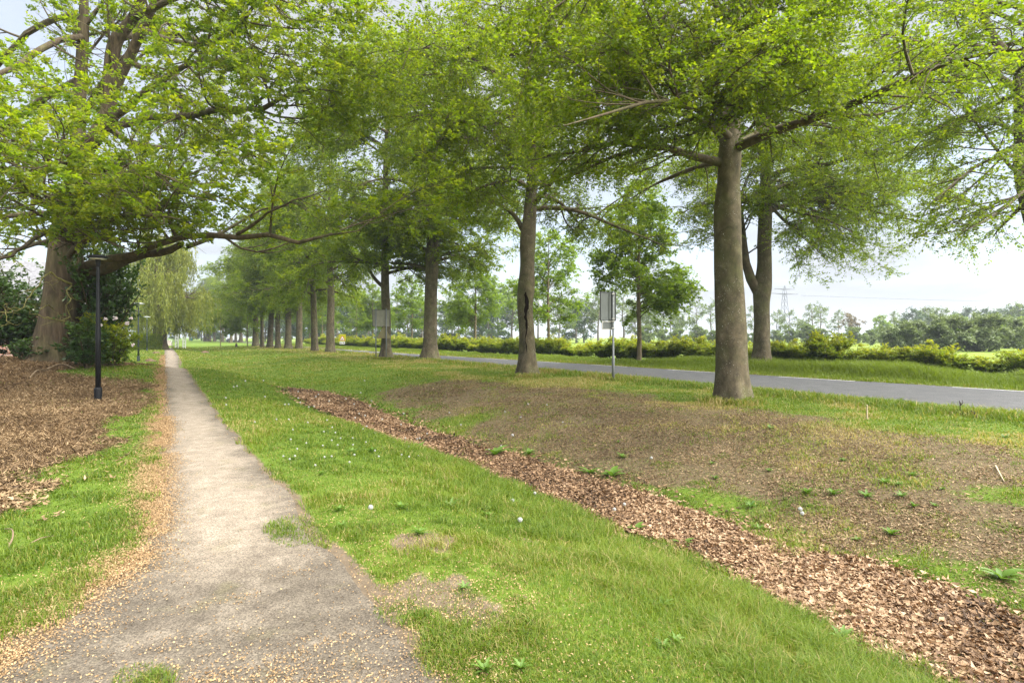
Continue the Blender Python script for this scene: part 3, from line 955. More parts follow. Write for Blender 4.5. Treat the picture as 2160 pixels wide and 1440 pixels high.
def gen_limbs(pts, rad, g, n, z0, z1, lfun, efun, m=10, sag=-.12, r_rel=.45, az0=None):
    """limbs off a trunk polyline: heights, golden-angle azimuths"""
    P = resample(np.c_[np.array(pts, float), np.array(rad, float)], 60)
    out = []; ro = []
    base = P[0, 2]
    for i in range(n):
        f = (i + g.random()) / n
        z = base + z0 + (z1 - z0) * f
        q = np.array([np.interp(z, P[:, 2], P[:, c]) for c in range(4)])
        az = (g.random() * 6.28 if az0 is None else az0) + i * 2.39996 + g.normal(0, .3)
        Ls = lfun(f) * (.75 + .5 * g.random()); e = efun(f) + g.normal(0, .12)
        tau = np.linspace(0, 1, m)
        hx = np.cos(az + .35 * g.normal() * tau); hy = np.sin(az + .35 * g.normal() * tau)
        rad_ = Ls * tau * math.cos(e); zz = Ls * (math.sin(e) * tau + sag * tau ** 2 * (.6 + .8 * g.random()))
        wob = .035 * Ls * np.sin(tau * 7 + g.random() * 6) * tau
        out.append(np.c_[q[0] + hx * rad_ + wob * hy, q[1] + hy * rad_ - wob * hx, q[2] + zz + wob * .7])
        r0 = min(q[3] * r_rel, .022 * Ls + .02); ro.append(r0 * (1 - tau) ** .85 + .006)
    return np.array(out), np.array(ro)


def tree_objs(name, origin, label, cat, group, trunk_vf, trunk_mat, limb_vf, limb_mat, leaf_v, leaf_mat_, extra=()):
    root = empty(name, origin, label, cat, group)
    o = np.array(origin)
    V, F = trunk_vf
    link('trunk', mesh_np('trunk', V - o, F, None, trunk_mat, None, True), root)
    if limb_vf is not None:
        V, F = limb_vf
        link('branches', mesh_np('branches', V - o, F, None, limb_mat, None, True), root)
    V, F, T = leaf_v
    link('crown', mesh_np('crown', V - o, F, None, leaf_mat_, {'tint': T}), root)
    for nm, vf, mt in extra:
        link(nm, mesh_np(nm, vf[0] - o, vf[1], None, mt, None, True), root)
    return root


def beech_foliage(LP, LR, g, sec=3.0, twg=6.0, nleaf=18, size=.082, slen=.42, tlen=.75, sag=-.10, wr=.64, zthin=None, t0=.18, zcut=-9):
    S, SR, si = spawn(LP, LR, g, sec, t0, lambda t, L: np.minimum(L * slen * (1.05 - .55 * t), 2.6), 52, 14, .7, sag, 6, .09, rfac=.55, flat=.1)
    k_ = S[:, -1, 2] > zcut; S = S[k_]; SR = SR[k_]
    S2, S2R, _ = spawn(S, SR, g, 1.3, .25, lambda t, L: L * .5, 45, 14, .7, sag, 5, .08, rfac=.6, flat=.1)
    k_ = S2[:, -1, 2] > zcut; S2 = S2[k_]; S2R = S2R[k_]
    tw = []; twr = []
    for Q, QR, dd in ((S, SR, twg), (S2, S2R, twg), (LP, LR, twg * .5)):
        if len(Q) == 0: continue
        q, qr, _ = spawn(Q, QR, g, dd, .2 if Q is not LP else .45, lambda t, L: tlen * np.ones_like(t), 50, 16, .8, -.22, 4, .08, rfac=.5, rmin=.0035, flat=.05)
        tw.append(q); twr.append(qr)
    TW = np.concatenate(tw); TR = np.concatenate(twr)
    if zthin is not None:
        keep = g.random(len(TW)) < zthin(TW[:, -1])
        TW = TW[keep]; TR = TR[keep]
    lv = leaves(TW, g, nleaf, size, wr, 1.0, .85, .12, off=size * .35, ctint=g.normal(0, .15, len(TW)))
    br = [tubes(LP, LR, 7), tubes(S, SR, 5)]
    if len(S2): br.append(tubes(S2, S2R, 4))
    br.append(tubes(TW, TR, 3))
    return join(br), lv


def px_limb(lst, Y0, m=12):
    """[(px, py, depth offset, half width in px)] -> polyline and radii"""
    P = np.array([np.r_[W(a, b, Y0 + d), r / FPX * (Y0 + d)] for a, b, d, r in lst])
    Q = resample(P, m)
    return Q[:, :3], Q[:, 3]


def hero_beech(name, label, trunk_px, limbs_px, seed, Y0, nl=20, z0=6.0, z1=14.5, top=24.0, lmax=6.2, sec=3.2, twg=6.0, nleaf=18, *, extra_fn=None, size=.082, zmin=5.6, group='beeches lining the road', low=None, zt=None, azs=None):
    g = np.random.default_rng(seed)
    P = np.array([np.r_[W(a, b, Y0 + d), r / FPX * (Y0 + d)] for a, b, d, r in trunk_px])
    org = np.array([P[0, 0], P[0, 1], gz(P[0, 0], P[0, 1])])
    P[0, 2] = org[2] - .12
    # leader up to the top
    last = P[-1]
    for f in (.35, .7, 1.0):
        z = last[2] + (top - last[2]) * f
        P = np.vstack([P, [last[0] + .35 * f * g.normal(), last[1] + .35 * f * g.normal(), z, max(.02, last[3] * (1 - .88 * f))]])
    tv = trunk_np(P[:, :3], P[:, 3], 32, g, .55, .55, .036, 90)
    LPs = []; LRs = []
    for l in limbs_px:
        q, r = px_limb(l, Y0); LPs.append(q); LRs.append(r)
    q, r = gen_limbs(P[:, :3], P[:, 3], g, nl, z0, z1, lambda f: lmax * (1 - .55 * f ** 1.5), lambda f: .22 + .65 * f, 12, -.27)
    LP = np.concatenate([np.array(LPs).reshape(-1, 12, 3), q]) if LPs else q
    LR = np.concatenate([np.array(LRs).reshape(-1, 12), r]) if LPs else r
    zt = zt or (lambda p: np.clip(1.1 - .10 * np.maximum(p[:, 2] - 9.5, 0), .22, 1))
    zt0 = zt
    zt = lambda p: zt0(p) * np.clip((p[:, 2] - zmin + 1.5 * (n2(p[:, 0], p[:, 1], .45, seed) - .35)) / .4, 0, 1)
    br, lv = beech_foliage(LP, LR, g, sec * 1.15, twg * 1.35, int(nleaf * 1.7), size, zthin=zt, zcut=zmin + .1)
    ex = extra_fn(P, org) if extra_fn else ()
    r = tree_objs(name, org, label, 'tree', group, tv, M['beech_bark'], br, M['limb_bark'], lv, M['beech_leaf'], ex)
    print(name, len(lv[1]), 'leaves', 'h')
    return r


def D(px, py): return G(px, py)[1]


# --- the first roadside beech
Y1 = D(1545, 846)
T1 = [(1545, 850, 0, 33), (1543, 790, 0, 31), (1541, 700, 0, 30.5), (1538, 600, 0, 28), (1536, 500, 0, 26.5), (1534, 440, 0, 26), (1537, 380, 0, 22), (1539, 330, 0, 23), (1541, 280, .1, 20), (1545, 200, .2, 16), (1549, 100, .3, 13), (1552, 0, .4, 11)]
L1 = [
    [(1530, 345, 0, 11), (1495, 338, -.1, 9), (1450, 325, -.4, 8), (1408, 312, -.7, 7), (1350, 309, -1.0, 6), (1300, 300, -1.2, 5), (1230, 318, -1.4, 3.5), (1150, 330, -1.5, 1.5)],
    [(1335, 318, -1.0, 5), (1290, 332, -.6, 4), (1230, 360, 0, 3.2), (1180, 380, .6, 2), (1130, 400, 1, 1.0)],
    [(1528, 300, 0, 9), (1505, 268, .2, 7), (1462, 250, .5, 6), (1408, 233, .9, 5), (1330, 252, 1.2, 4), (1240, 262, 1.5, 2.6), (1150, 268, 1.6, 1)],
    [(1535, 250, 0, 9), (1510, 233, -.5, 7), (1480, 179, -1.2, 6), (1440, 145, -1.8, 5), (1375, 160, -2.4, 4), (1290, 190, -3, 3), (1200, 210, -3.4, 1.2)],
    [(1541, 150, 0, 8), (1487, 90, -.7, 6), (1440, 40, -1.2, 5), (1375, 83, -1.6, 4), (1290, 110, -2.2, 3), (1190, 110, -2.6, 1.2)],
    [(1540, 150, 0, 9), (1568, 118, -.8, 7), (1587, 96, -1.5, 6), (1604, 42, -2.2, 5), (1633, 0, -2.8, 4), (1690, -30, -3.3, 3), (1760, 0, -3.8, 1.2)],
    [(1545, 240, 0, 6), (1590, 200, -.8, 4.4), (1640, 160, -1.6, 3.2), (1690, 140, -2.4, 2.2), (1740, 140, -3.0, 1.0)],
    [(1540, 290, 0, 8), (1500, 250, -1.8, 6), (1440, 220, -3.4, 5), (1370, 215, -4.6, 4), (1280, 240, -5.4, 2.6), (1190, 265, -6.0, 1)],
    [(1545, 310, 0, 7), (1600, 280, 1.0, 5), (1680, 262, 1.9, 4), (1760, 270, 2.4, 2.6), (1830, 300, 2.6, 1)],
    [(1538, 340, .1, 7), (1480, 350, 1.2, 5), (1420, 372, 2.2, 4), (1370, 395, 3.0, 2), (1330, 420, 3.4, 1)],
    [(1545, 60, 0, 7), (1480, -20, -1.5, 6), (1380, -60, -2.8, 4), (1260, -40, -3.8, 3), (1150, 30, -4.2, 1)],
]
hero_beech('beech_tree', 'thick smooth grey beech standing before the road, right of the grey sign post', T1, L1, 101, Y1, 26, 6.4, 20, 23, 6.0, 2.7, 5.2, 18, size=.070, zmin=5.3)

# --- second, with the rotten hollow
Y2 = D(1113, 791)
T2 = [(1113, 797, 0, 20), (1112, 750, 0, 17), (1111, 690, 0, 16), (1108, 640, 0, 17), (1110, 610, 0, 18), (1112, 560, 0, 15), (1113, 500, 0, 16), (1116, 470, 0, 14), (1120, 420, 0, 12), (1122, 380, 0, 10), (1124, 340, .1, 9), (1126, 270, .2, 8), (1130, 160, .3, 6.5), (1134, 60, .4, 5.5)]
L2 = [
    [(1120, 440, 0, 6.5), (1135, 420, -.3, 5.5), (1150, 405, -.6, 4.5), (1166, 380, -.9, 4), (1190, 365, -1.3, 3), (1240, 350, -1.8, 2), (1290, 355, -2.2, .8)],
    [(1112, 495, 0, 7), (1100, 480, .1, 6), (1090, 460, .2, 5), (1065, 438, .3, 4), (1048, 428, .4, 3.4), (1010, 425, .8, 2.4), (960, 440, 1.2, .8)],
    [(1116, 190, 0, 5), (1110, 145, .3, 4.5), (1085, 105, .6, 4), (1060, 80, .9, 3), (1020, 60, 1.4, 2), (960, 60, 2, .8)],
    [(1118, 140, 0, 5), (1124, 110, 0, 4), (1120, 70, -.3, 3.5), (1150, 30, -.8, 3), (1200, 10, -1.4, 2), (1260, 0, -2, .8)],
    [(1120, 360, 0, 5), (1080, 330, -1.2, 4), (1030, 305, -2.4, 3), (970, 290, -3.4, 2.2), (900, 300, -4.2, .8)],
    [(1122, 330, 0, 5), (1070, 300, -2.4, 4), (1010, 262, -4.4, 3.4), (930, 240, -6.0, 2.6), (850, 250, -7.2, 1)],
    [(1124, 300, 0, 5), (1170, 262, -1.6, 4), (1220, 240, -3.2, 3), (1280, 245, -4.4, 2), (1330, 270, -5, .8)],
    [(1125, 230, 0, 5), (1080, 180, -2.8, 4), (1010, 130, -5.2, 3.4), (920, 100, -7.4, 2.6), (820, 110, -9, 1)],
    [(1120, 400, 0, 5), (1090, 380, -1.8, 4), (1050, 385, -3.4, 3), (1000, 400, -4.6, 2), (950, 430, -5.4, .8)],
]


def hollow(P, org):
    # ragged dark cleft following the trunk's camera-side face, slightly proud
    rows = [(617, .8), (623, 2.6), (630, 3.6), (637, 5.2), (644, 4.4), (651, 5.6), (658, 4.0), (664, 2.6), (670, 3.2), (677, 2.0), (686, 2.6), (696, 1.5), (706, 1.9), (716, 1.1), (728, 1.2), (742, .5)]
    V = []
    for py, hw in rows:
        c = W(1109.5 + 1.6 * math.sin(py * .13) + .8 * math.sin(py * .41), py, Y2)
        rad_ = np.interp(py, [610, 640, 690, 750], [18, 17, 16, 17]) / FPX * Y2
        for sx in (-1, -.45, .45, 1):
            x = sx * hw / FPX * Y2
            rr = rad_ * 1.05 + .012
            V.append([c[0] + x, Y2 - math.sqrt(max(rr * rr - x * x, 0)) - .006 * (1 - abs(sx)), c[2]])
    n = len(rows); F = [[i * 4 + j, i * 4 + j + 1, i * 4 + 5 + j, i * 4 + 4 + j] for i in range(n - 1) for j in range(3)]
    lips = []
    Vn = np.array(V).reshape(n, 4, 3)
    for e_ in (0, 3):
        q_ = Vn[:, e_] + np.array([0, .012, 0]); lips.append(tubes(resample(q_, 30)[None], (.022 + .012 * np.sin(np.linspace(0, 9, 30)))[None] * np.sin(np.linspace(.15, 3.0, 30))[None], 8))
    return [('hollow', (np.array(V), np.array(F)), M['hollow']), ('callus', join(lips), M['beech_bark'])]


hero_beech('beech_tree', 'beech with a black rotten hollow splitting its trunk', T2, L2, 102, Y2, 32, 7.3, 22, 24, 6.4, 2.8, 5.2, 16, extra_fn=hollow, size=.08, zmin=5.9)

# --- third
Y3 = D(905, 759)
T3 = [(905, 766, 0, 17), (906, 735, 0, 14.5), (908, 690, 0, 14), (909, 640, 0, 13.5), (910, 600, 0, 13), (911, 545, 0, 13.5), (913, 500, 0, 11), (914, 440, 0, 10), (915, 380, .1, 9), (917, 300, .2, 7.5), (920, 200, .3, 6)]
L3 = [
    [(916, 460, 0, 5), (935, 435, -.5, 4), (965, 415, -1, 3), (985, 400, -1.5, 2.4), (1030, 395, -2, 1.4), (1070, 410, -2.5, .6)],
    [(912, 430, 0, 5), (880, 400, -2, 4), (840, 380, -4, 3), (790, 380, -6, 2), (730, 400, -7.5, .8)],
    [(915, 360, 0, 5), (860, 310, -2.6, 4), (800, 270, -5, 3), (730, 250, -7.5, 2.2), (660, 265, -9.5, .8)],
    [(915, 330, 0, 5), (960, 280, -2.6, 4), (1010, 250, -5, 3), (1060, 240, -7, 2.2), (1110, 255, -8.4, .8)],
    [(916, 300, 0, 5), (900, 230, -3.5, 4), (860, 170, -6.6, 3.2), (790, 130, -9.4, 2.4), (710, 120, -11.5, .9)],
]
hero_beech('beech_tree', 'stout green stained beech between the hollow beech and the square sign back', T3, L3, 103, Y3, 40, 6.4, 23, 25, 6.4, 2.6, 4.6, 11, zt=lambda p: np.ones(len(p)), size=.125, zmin=5.5)

# --- fourth
Y4 = D(815, 755)
T4 = [(815, 760, 0, 13), (814, 735, 0, 10.5), (815, 690, 0, 9.5), (814, 640, 0, 9), (812, 590, 0, 8), (812, 540, 0, 7.5), (812, 490, .1, 7), (813, 430, .2, 6), (814, 330, .3, 5)]
L4 = [
    [(809, 605, 0, 4.5), (800, 598, -.2, 4), (785, 580, -.5, 3.5), (772, 555, -.8, 2.6), (752, 545, -1.2, 2), (720, 540, -1.6, .7)],
    [(812, 500, 0, 4), (770, 470, -2, 3), (720, 455, -4, 2.2), (660, 460, -6, .8)],
    [(812, 480, 0, 4), (850, 440, -2.4, 3), (890, 430, -4.4, 2), (930, 445, -6, .8)],
]
hero_beech('beech_tree', 'slim dark beech half covering the square sign back, with a low crooked branch', T4, L4, 104, Y4, 40, 6.2, 23, 25, 6.2, 2.5, 4.4, 10, zt=lambda p: np.ones(len(p)), size=.135, zmin=5.3)

# --- forked beech across the road
YF = D(1607, 779)
TF = [(1607, 783, 0, 22), (1607, 740, 0, 17), (1607, 690, 0, 16), (1606, 640, 0, 16), (1608, 605, 0, 18), (1612, 570, 0, 14.5), (1613, 500, 0, 13.5), (1614, 440, 0, 13), (1615, 380, 0, 11), (1618, 300, .1, 9), (1622, 200, .2, 7), (1626, 90, .3, 5)]
LF = [
    [(1603, 620, 0, 13), (1590, 600, 0, 11), (1578, 575, 0, 9.5), (1571, 540, .2, 8.5), (1566, 500, .4, 8), (1562, 460, .6, 7), (1553, 400, .8, 6), (1540, 320, 1, 4), (1520, 250, 1.2, 1.5)],
    [(1625, 320, 0, 6), (1650, 312, -.4, 5), (1679, 300, -.8, 4), (1720, 285, -1.2, 3.4), (1784, 278, -1.8, 2.4), (1840, 285, -2.2, 1)],
    [(1622, 372, 0, 6.5), (1652, 360, -.3, 5.5), (1700, 354, -.8, 4.8), (1772, 340, -1.4, 4), (1815, 323, -1.8, 3.6), (1870, 326, -2.2, 3), (1936, 311, -2.6, 2.2), (1994, 323, -3, .9)],
    [(1620, 448, 0, 6), (1640, 438, .4, 5.2), (1700, 426, 1, 4.4), (1757, 414, 1.6, 3.8), (1807, 399, 2, 3), (1900, 395, 2.6, 1.6), (1950, 402, 3, .7)],
    [(1616, 470, 0, 6), (1600, 450, -.4, 5), (1580, 430, -.8, 4), (1565, 405, -1.2, 3), (1530, 400, -1.8, 2), (1480, 430, -2.6, .8)],
    [(1622, 420, 0, 5), (1650, 440, -1.4, 4), (1690, 450, -2.6, 3.2), (1740, 462, -3.6, 2.2), (1800, 490, -4.2, .8)],
    [(1618, 340, 0, 5), (1580, 330, 1.4, 4), (1530, 335, 2.6, 3), (1470, 350, 3.4, 2), (1420, 380, 4, .8)],
    [(1624, 260, 0, 5), (1680, 215, -1.5, 4), (1750, 190, -2.8, 3), (1830, 190, -4, 2), (1900, 205, -4.6, .8)],
    [(1620, 400, 0, 5), (1680, 385, 1.8, 4), (1750, 372, 3.0, 3), (1820, 370, 3.8, 2), (1890, 395, 4.2, .8)],
    [(1620, 425, 0, 5), (1700, 420, -.6, 4), (1780, 432, -1.2, 3), (1870, 452, -1.8, 2), (1955, 470, -2.2, .8)],
    [(1622, 430, 0, 4), (1660, 470, .6, 3), (1700, 490, 1.2, 2.4), (1760, 500, 1.8, 1.6), (1830, 520, 2.2, .6)],
]
hero_beech('beech_tree', 'beech forked into two stems on the far verge of the road', TF, LF, 105, YF, 24, 8.5, 19, 21, 6.2, 2.9, 5.4, 14, zmin=4.4, group='trees on the far verge')

# --- beech at the picture's right border
YR = 19.0
TR_ = [(2236, 812, 0, 25), (2232, 740, 0, 22), (2220, 640, 0, 20), (2202, 540, 0, 19), (2178, 440, 0, 19), (2162, 350, 0, 18), (2160, 260, 0, 16), (2157, 190, 0, 14), (2168, 120, .1, 12), (2176, 40, .2, 10)]
LR_ = [
    [(2158, 200, 0, 9), (2150, 191, -.2, 8), (2115, 168, -.6, 7), (2083, 152, -1, 6), (2029, 132, -1.5, 5), (1990, 101, -2, 4), (1940, 90, -2.4, 3), (1893, 78, -2.8, 1.6), (1840, 85, -3.1, .8)],
    [(2157, 170, 0, 11), (2138, 128, .3, 10), (2107, 97, .5, 9), (2085, 60, .7, 8), (2070, 20, .9, 7), (2055, -40, 1.2, 5), (2030, -110, 1.5, 2)],
    [(2158, 370, 0, 5), (2134, 354, -.4, 3.6), (2099, 311, -.9, 3), (2065, 268, -1.4, 2.4), (2033, 226, -1.9, 1.8), (2018, 200, -2.2, .8)],
    [(2160, 330, 0, 5), (2120, 330, -1.2, 4), (2070, 345, -2.2, 3), (2020, 380, -2.9, 2), (1970, 425, -3.4, .8)],
    [(2160, 400, 0, 5), (2140, 420, -1, 4), (2110, 445, -1.8, 3), (2070, 470, -2.4, 2), (2030, 488, -2.8, .7)],
    [(2160, 300, 0, 5), (2110, 262, 1.2, 4), (2050, 250, 2.2, 3), (1990, 265, 3, 2), (1930, 290, 3.6, .8)],
    [(2165, 420, 0, 5), (2150, 440, 1, 4), (2130, 460, 1.8, 3), (2105, 485, 2.4, 2), (2095, 500, 2.6, .7)],
]
hero_beech('beech_tree', 'beech at the picture border with an overhanging crown and dark leaning stem', TR_, LR_, 106, YR, 20, 9.0, 18, 20, 6.0, 2.2, 4.8, 13, zmin=4.4, group='trees on the far verge')


# ------------------------------------------------------------------ templates reused along the row
def std_beech(seed, H=18, clear=6.5, r=.45, n=26, Lm=6.2, sec=2.3, twg=4.6, nleaf=13, size=.20, name='beech_tree', lean=0.0):
    g = np.random.default_rng(seed)
    pts = [(0, 0, -.15), (lean * .2, 0, 2), (lean * .5, .05, 5), (lean, 0, 8), (lean * 1.1, -.1, 12), (lean, 0, H)]
    rd = [r * 1.1, r * .95, r * .86, r * .72, r * .42, .03]
    tv = trunk_np(pts, rd, 16, g, .35, .45, .03, 36)
    q, rr = gen_limbs(pts, rd, g, n, clear, H - 1.2, lambda f: Lm * (1 - .5 * f ** 1.6), lambda f: .2 + .7 * f, 9, -.30)
    br, lv = beech_foliage(q, rr, g, sec, twg, nleaf, size, tlen=.95, zthin=lambda p: np.clip(1.2 - .03 * np.maximum(p[:, 2] - 9, 0), .6, 1))
    print(name, 'template', len(lv[1]))
    return tv, br, lv


def place_template(name, tp, loc, mats, label, cat='tree', group=None, rz=0, sc=1):
    tv, br, lv = tp
    o = tree_objs(name, (0, 0, 0), label, cat, group, tv, mats[0], br, mats[1], lv, mats[2])
    o.location = loc; o.rotation_euler = (0, 0, rz)
    o.scale = (sc, sc, sc) if np.isscalar(sc) else sc
    return o


BG = 'beeches lining the road'
tpA = std_beech(201, 24, 6.6, .44, 42, 6.2); tpB = std_beech(202, 24.5, 6.2, .46, 42, 6.4, lean=-.5); tpC = std_beech(203, 23, 6.4, .36, 40, 5.8)
bm = (M['beech_bark'], M['limb_bark'], M['beech_leaf'])
ROW = [(697, 745, 16.5, 'A', 'straight pale beech in the row just beyond the backed square sign'),
       (664, 742, 12.5, 'B', 'clean straight beech immediately left of the one opposite the yellow warning sign'),
       (631, 737, 13, 'A', 'broad grey beech in the row, third trunk beyond the square sign'),
       (608, 735, 13, 'C', 'beech in the row with leafy shoots round its trunk'),
       (586, 734, 10.5, 'C', 'brownish beech in the row between the shoot covered one and the leaning one'),
       (569, 733, 11.5, 'B', 'beech in the row leaning over with a swollen trunk top'),
       (553, 732, 7, 'C', 'slim dark beech trunk left of the leaning beech'),
       (539, 730, 12, 'A', 'pale thick beech trunk where the near row closes up'),
       (508, 722, 7, 'C', 'distant pale beech trunk right of the white van'),
       (497, 722, 4, 'A', 'thin distant beech trunk close to the white van'),
       (487, 723, 6, 'B', 'distant beech trunk partly covering the white van'),
       (470, 721, 5, 'A', 'distant beech trunk left of the white van'),
       (452, 720.5, 5, 'C', 'pale distant trunk in front of the far end of the row'),
       (443, 720, 5, 'B', 'distant grey trunk in the tight far cluster of beeches'),
       (437, 720, 6, 'A', 'darker distant trunk in the far cluster of beeches'),
       (431, 720, 4, 'C', 'last distant trunk at the end of the beech row, beside the willow')]
tpl = {}
g_ = np.random.default_rng(55)
for (px, py, wpx, k, lab) in ROW:
    p = G(px, py); base_r = {'A': .44, 'B': .46, 'C': .36}[k]
    sc = np.clip(wpx / 2 / FPX * p[1] / base_r / .97, .75, 1.5)
    scv = (sc, sc, np.clip(.92 + .12 * g_.random(), .9, 1.06))
    rz = g_.random() * 6.28
    if k not in tpl:
        tpl[k] = place_template('beech_tree', {'A': tpA, 'B': tpB, 'C': tpC}[k], p, bm, lab, 'tree', BG, rz, scv)
    else:
        copy_tree(tpl[k], p, rz, scv, lab)

# ------------------------------------------------------------------ the oak
YO = 20.0
go = np.random.default_rng(301)
OT = [(112, 768, 0, 46), (117, 735, 0, 40), (124, 690, 0, 37), (130, 640, 0, 35), (136, 590, 0, 34), (139, 540, 0, 30), (142, 490, 0, 27), (148, 440, 0, 23), (158, 390, 0, 20), (166, 340, 0, 17)]
OA = [(162, 350, 0, 15), (165, 300, .1, 14), (165, 235, .2, 13), (171, 158, .3, 11), (175, 83, .4, 10), (177, 0, .5, 8), (180, -120, .6, 6), (186, -260, .7, 2)]
OB = [(160, 370, 0, 16), (180, 320, -.2, 14), (205, 285, -.4, 15), (225, 240, -.5, 14.5), (233, 167, -.6, 14), (246, 83, -.7, 12), (280, 40, -.8, 10), (310, -60, -1, 8), (330, -200, -1.2, 3)]
OC = [(232, 215, -.5, 11), (250, 167, -.7, 10.5), (275, 117, -.9, 10), (300, 62, -1.2, 9), (330, 0, -1.5, 7), (380, -80, -2, 3)]
OLK = [(170, 262, .1, 8), (190, 222, -.2, 8), (217, 179, -.5, 7), (236, 140, -.7, 6), (240, 90, -.8, 4)]
OL = [
    [(138, 610, 0, 20), (167, 583, 0, 14), (221, 571, -.3, 11.5), (271, 546, -.6, 11), (320, 535, -.9, 9), (354, 531, -1, 8), (390, 520, -1.2, 6.5)],
    [(146, 580, 0, 12), (208, 550, -.8, 8), (290, 535, -1.4, 7.5), (350, 508, -1.8, 7), (417, 492, -2.2, 6.4), (500, 494, -2.8, 5.6), (583, 490, -3.3, 5), (637, 508, -3.6, 4.2), (700, 485, -4, 2.4), (760, 470, -4.4, 1)],
    [(150, 470, 0, 14), (180, 448, -.5, 10), (210, 435, -.9, 9), (240, 426, -1.4, 7), (290, 410, -2, 5), (350, 395, -2.6, 3), (420, 385, -3.2, 1)],
    [(150, 440, 0, 8), (120, 448, -.4, 6), (70, 452, -.9, 5.4), (0, 461, -1.6, 5), (-80, 470, -2.4, 3), (-150, 480, -3, 1)],
    [(185, 300, -.2, 12), (225, 270, -.3, 9), (271, 262, -.6, 8), (325, 250, -1, 7.4), (396, 252, -1.6, 7), (479, 237, -2.2, 6), (583, 233, -3, 5), (612, 215, -3.3, 4.2), (640, 203, -3.6, 3), (720, 210, -4.2, 1)],
    [(225, 260, -.4, 10), (260, 232, -.7, 7.5), (300, 200, -1.2, 7), (354, 158, -1.8, 6.6), (396, 137, -2.3, 5), (470, 128, -2.9, 4), (562, 133, -3.6, 3), (650, 170, -4.2, 1)],
    [(168, 170, .2, 9), (140, 180, .8, 6.4), (104, 196, 1.5, 7), (50, 236, 2.2, 7), (0, 271, 2.8, 6), (-80, 320, 3.4, 2)],
    [(172, 80, .3, 8), (140, 82, -.3, 6), (104, 96, -1, 6), (60, 125, -1.7, 6), (21, 148, -2.2, 6), (-40, 180, -2.8, 3), (-100, 230, -3.2, 1)],
    [(175, 40, .4, 8), (142, 35, 1, 6), (95, 48, 1.8, 6), (54, 67, 2.4, 5.6), (12, 104, 3, 5), (-60, 170, 3.6, 2)],
    [(300, 62, -1.2, 7), (370, 90, -2.2, 5), (430, 100, -3, 4.6), (467, 92, -3.6, 4.4), (521, 58, -4.2, 4), (535, 25, -4.5, 3), (565, 2, -5, 2.4), (640, -30, -5.6, 1)],
    [(140, 500, 0, 9), (120, 470, -2, 7), (90, 440, -4, 5), (60, 420, -5.6, 4), (20, 410, -6.8, 2.4), (-40, 420, -7.6, 1)],
    [(150, 450, 0, 9), (150, 400, -2.4, 7), (150, 360, -4.6, 5.5), (130, 335, -6.4, 4), (95, 330, -7.6, 2.4), (50, 345, -8.4, 1)],
    [(160, 400, 0, 9), (195, 360, -2.2, 7), (235, 335, -4.2, 5), (280, 330, -5.8, 3.6), (330, 345, -7, 1.4)],
    [(150, 500, 0, 8), (200, 480, -2.2, 6), (260, 470, -4.2, 4.4), (330, 470, -5.6, 3), (400, 480, -6.6, 1.2)],
    [(246, 83, -.7, 7), (320, 70, .8, 6), (400, 80, 2, 4.6), (470, 110, 3, 3), (520, 150, 3.6, 1.2)],
    [(246, 120, -.6, 7), (310, 150, 1.6, 5.6), (380, 200, 3, 4.4), (440, 260, 4, 3), (480, 310, 4.6, 1.2)],
    [(280, 40, -.8, 7), (360, 0, -2.4, 6), (450, -20, -4, 4.4), (550, -10, -5.4, 3), (640, 20, -6.2, 1.2)],
    [(225, 270, -.3, 6), (280, 300, 1.6, 5), (350, 310, 3, 4), (420, 300, 4, 3), (490, 290, 4.8, 1)],
    [(310, -60, -1, 6), (420, -110, -2.6, 5), (540, -120, -4, 3.6), (640, -100, -5, 1.4)],
    [(177, -40, .5, 6), (110, -90, -.8, 5), (30, -110, -2, 4), (-60, -90, -3, 1.6)],
    [(145, 540, 0, 7), (165, 520, -2, 5), (190, 505, -4, 4), (215, 515, -5.4, 2.5), (260, 540, -6, 1)],
    [(142, 500, 0, 7), (100, 508, 1.2, 5), (50, 520, 2.4, 4), (0, 535, 3.6, 3), (-60, 550, 4.6, 1)],
    [(146, 470, 0, 7), (110, 485, -1.4, 5), (60, 515, -2.8, 4), (10, 540, -4.0, 3), (-50, 560, -5, 1)],
    [(500, 494, -2.8, 4), (540, 470, -3.4, 3.4), (565, 450, -4, 2.6), (620, 425, -4.6, 1.8), (680, 410, -5, .8)],
    [(396, 520, -1.2, 5), (440, 505, -.6, 4), (500, 470, .2, 3), (560, 440, 1, 2), (620, 430, 1.6, .8)],
]
P = np.array([np.r_[W(a, b, YO + d), r / FPX * (YO + d)] for a, b, d, r in OT]); org = np.array([P[0, 0], P[0, 1], float(gz(P[0, 0], P[0, 1]))]); P[0, 2] = org[2] - .2
oak_trunk = trunk_np(P[:, :3], P[:, 3], 36, go, .32, .7, .03, 60, 6)
stems = []
for l in (OA, OB, OC, OLK):
    q, r = px_limb(l, YO, 24); stems.append(trunk_np(q, r, 14, go, 0, 1, .03, 40))
LPs, LRs = zip(*[px_limb(l, YO) for l in OL + [OA[2:], OB[3:], OC]])
LP = np.array(LPs); LR = np.array(LRs)
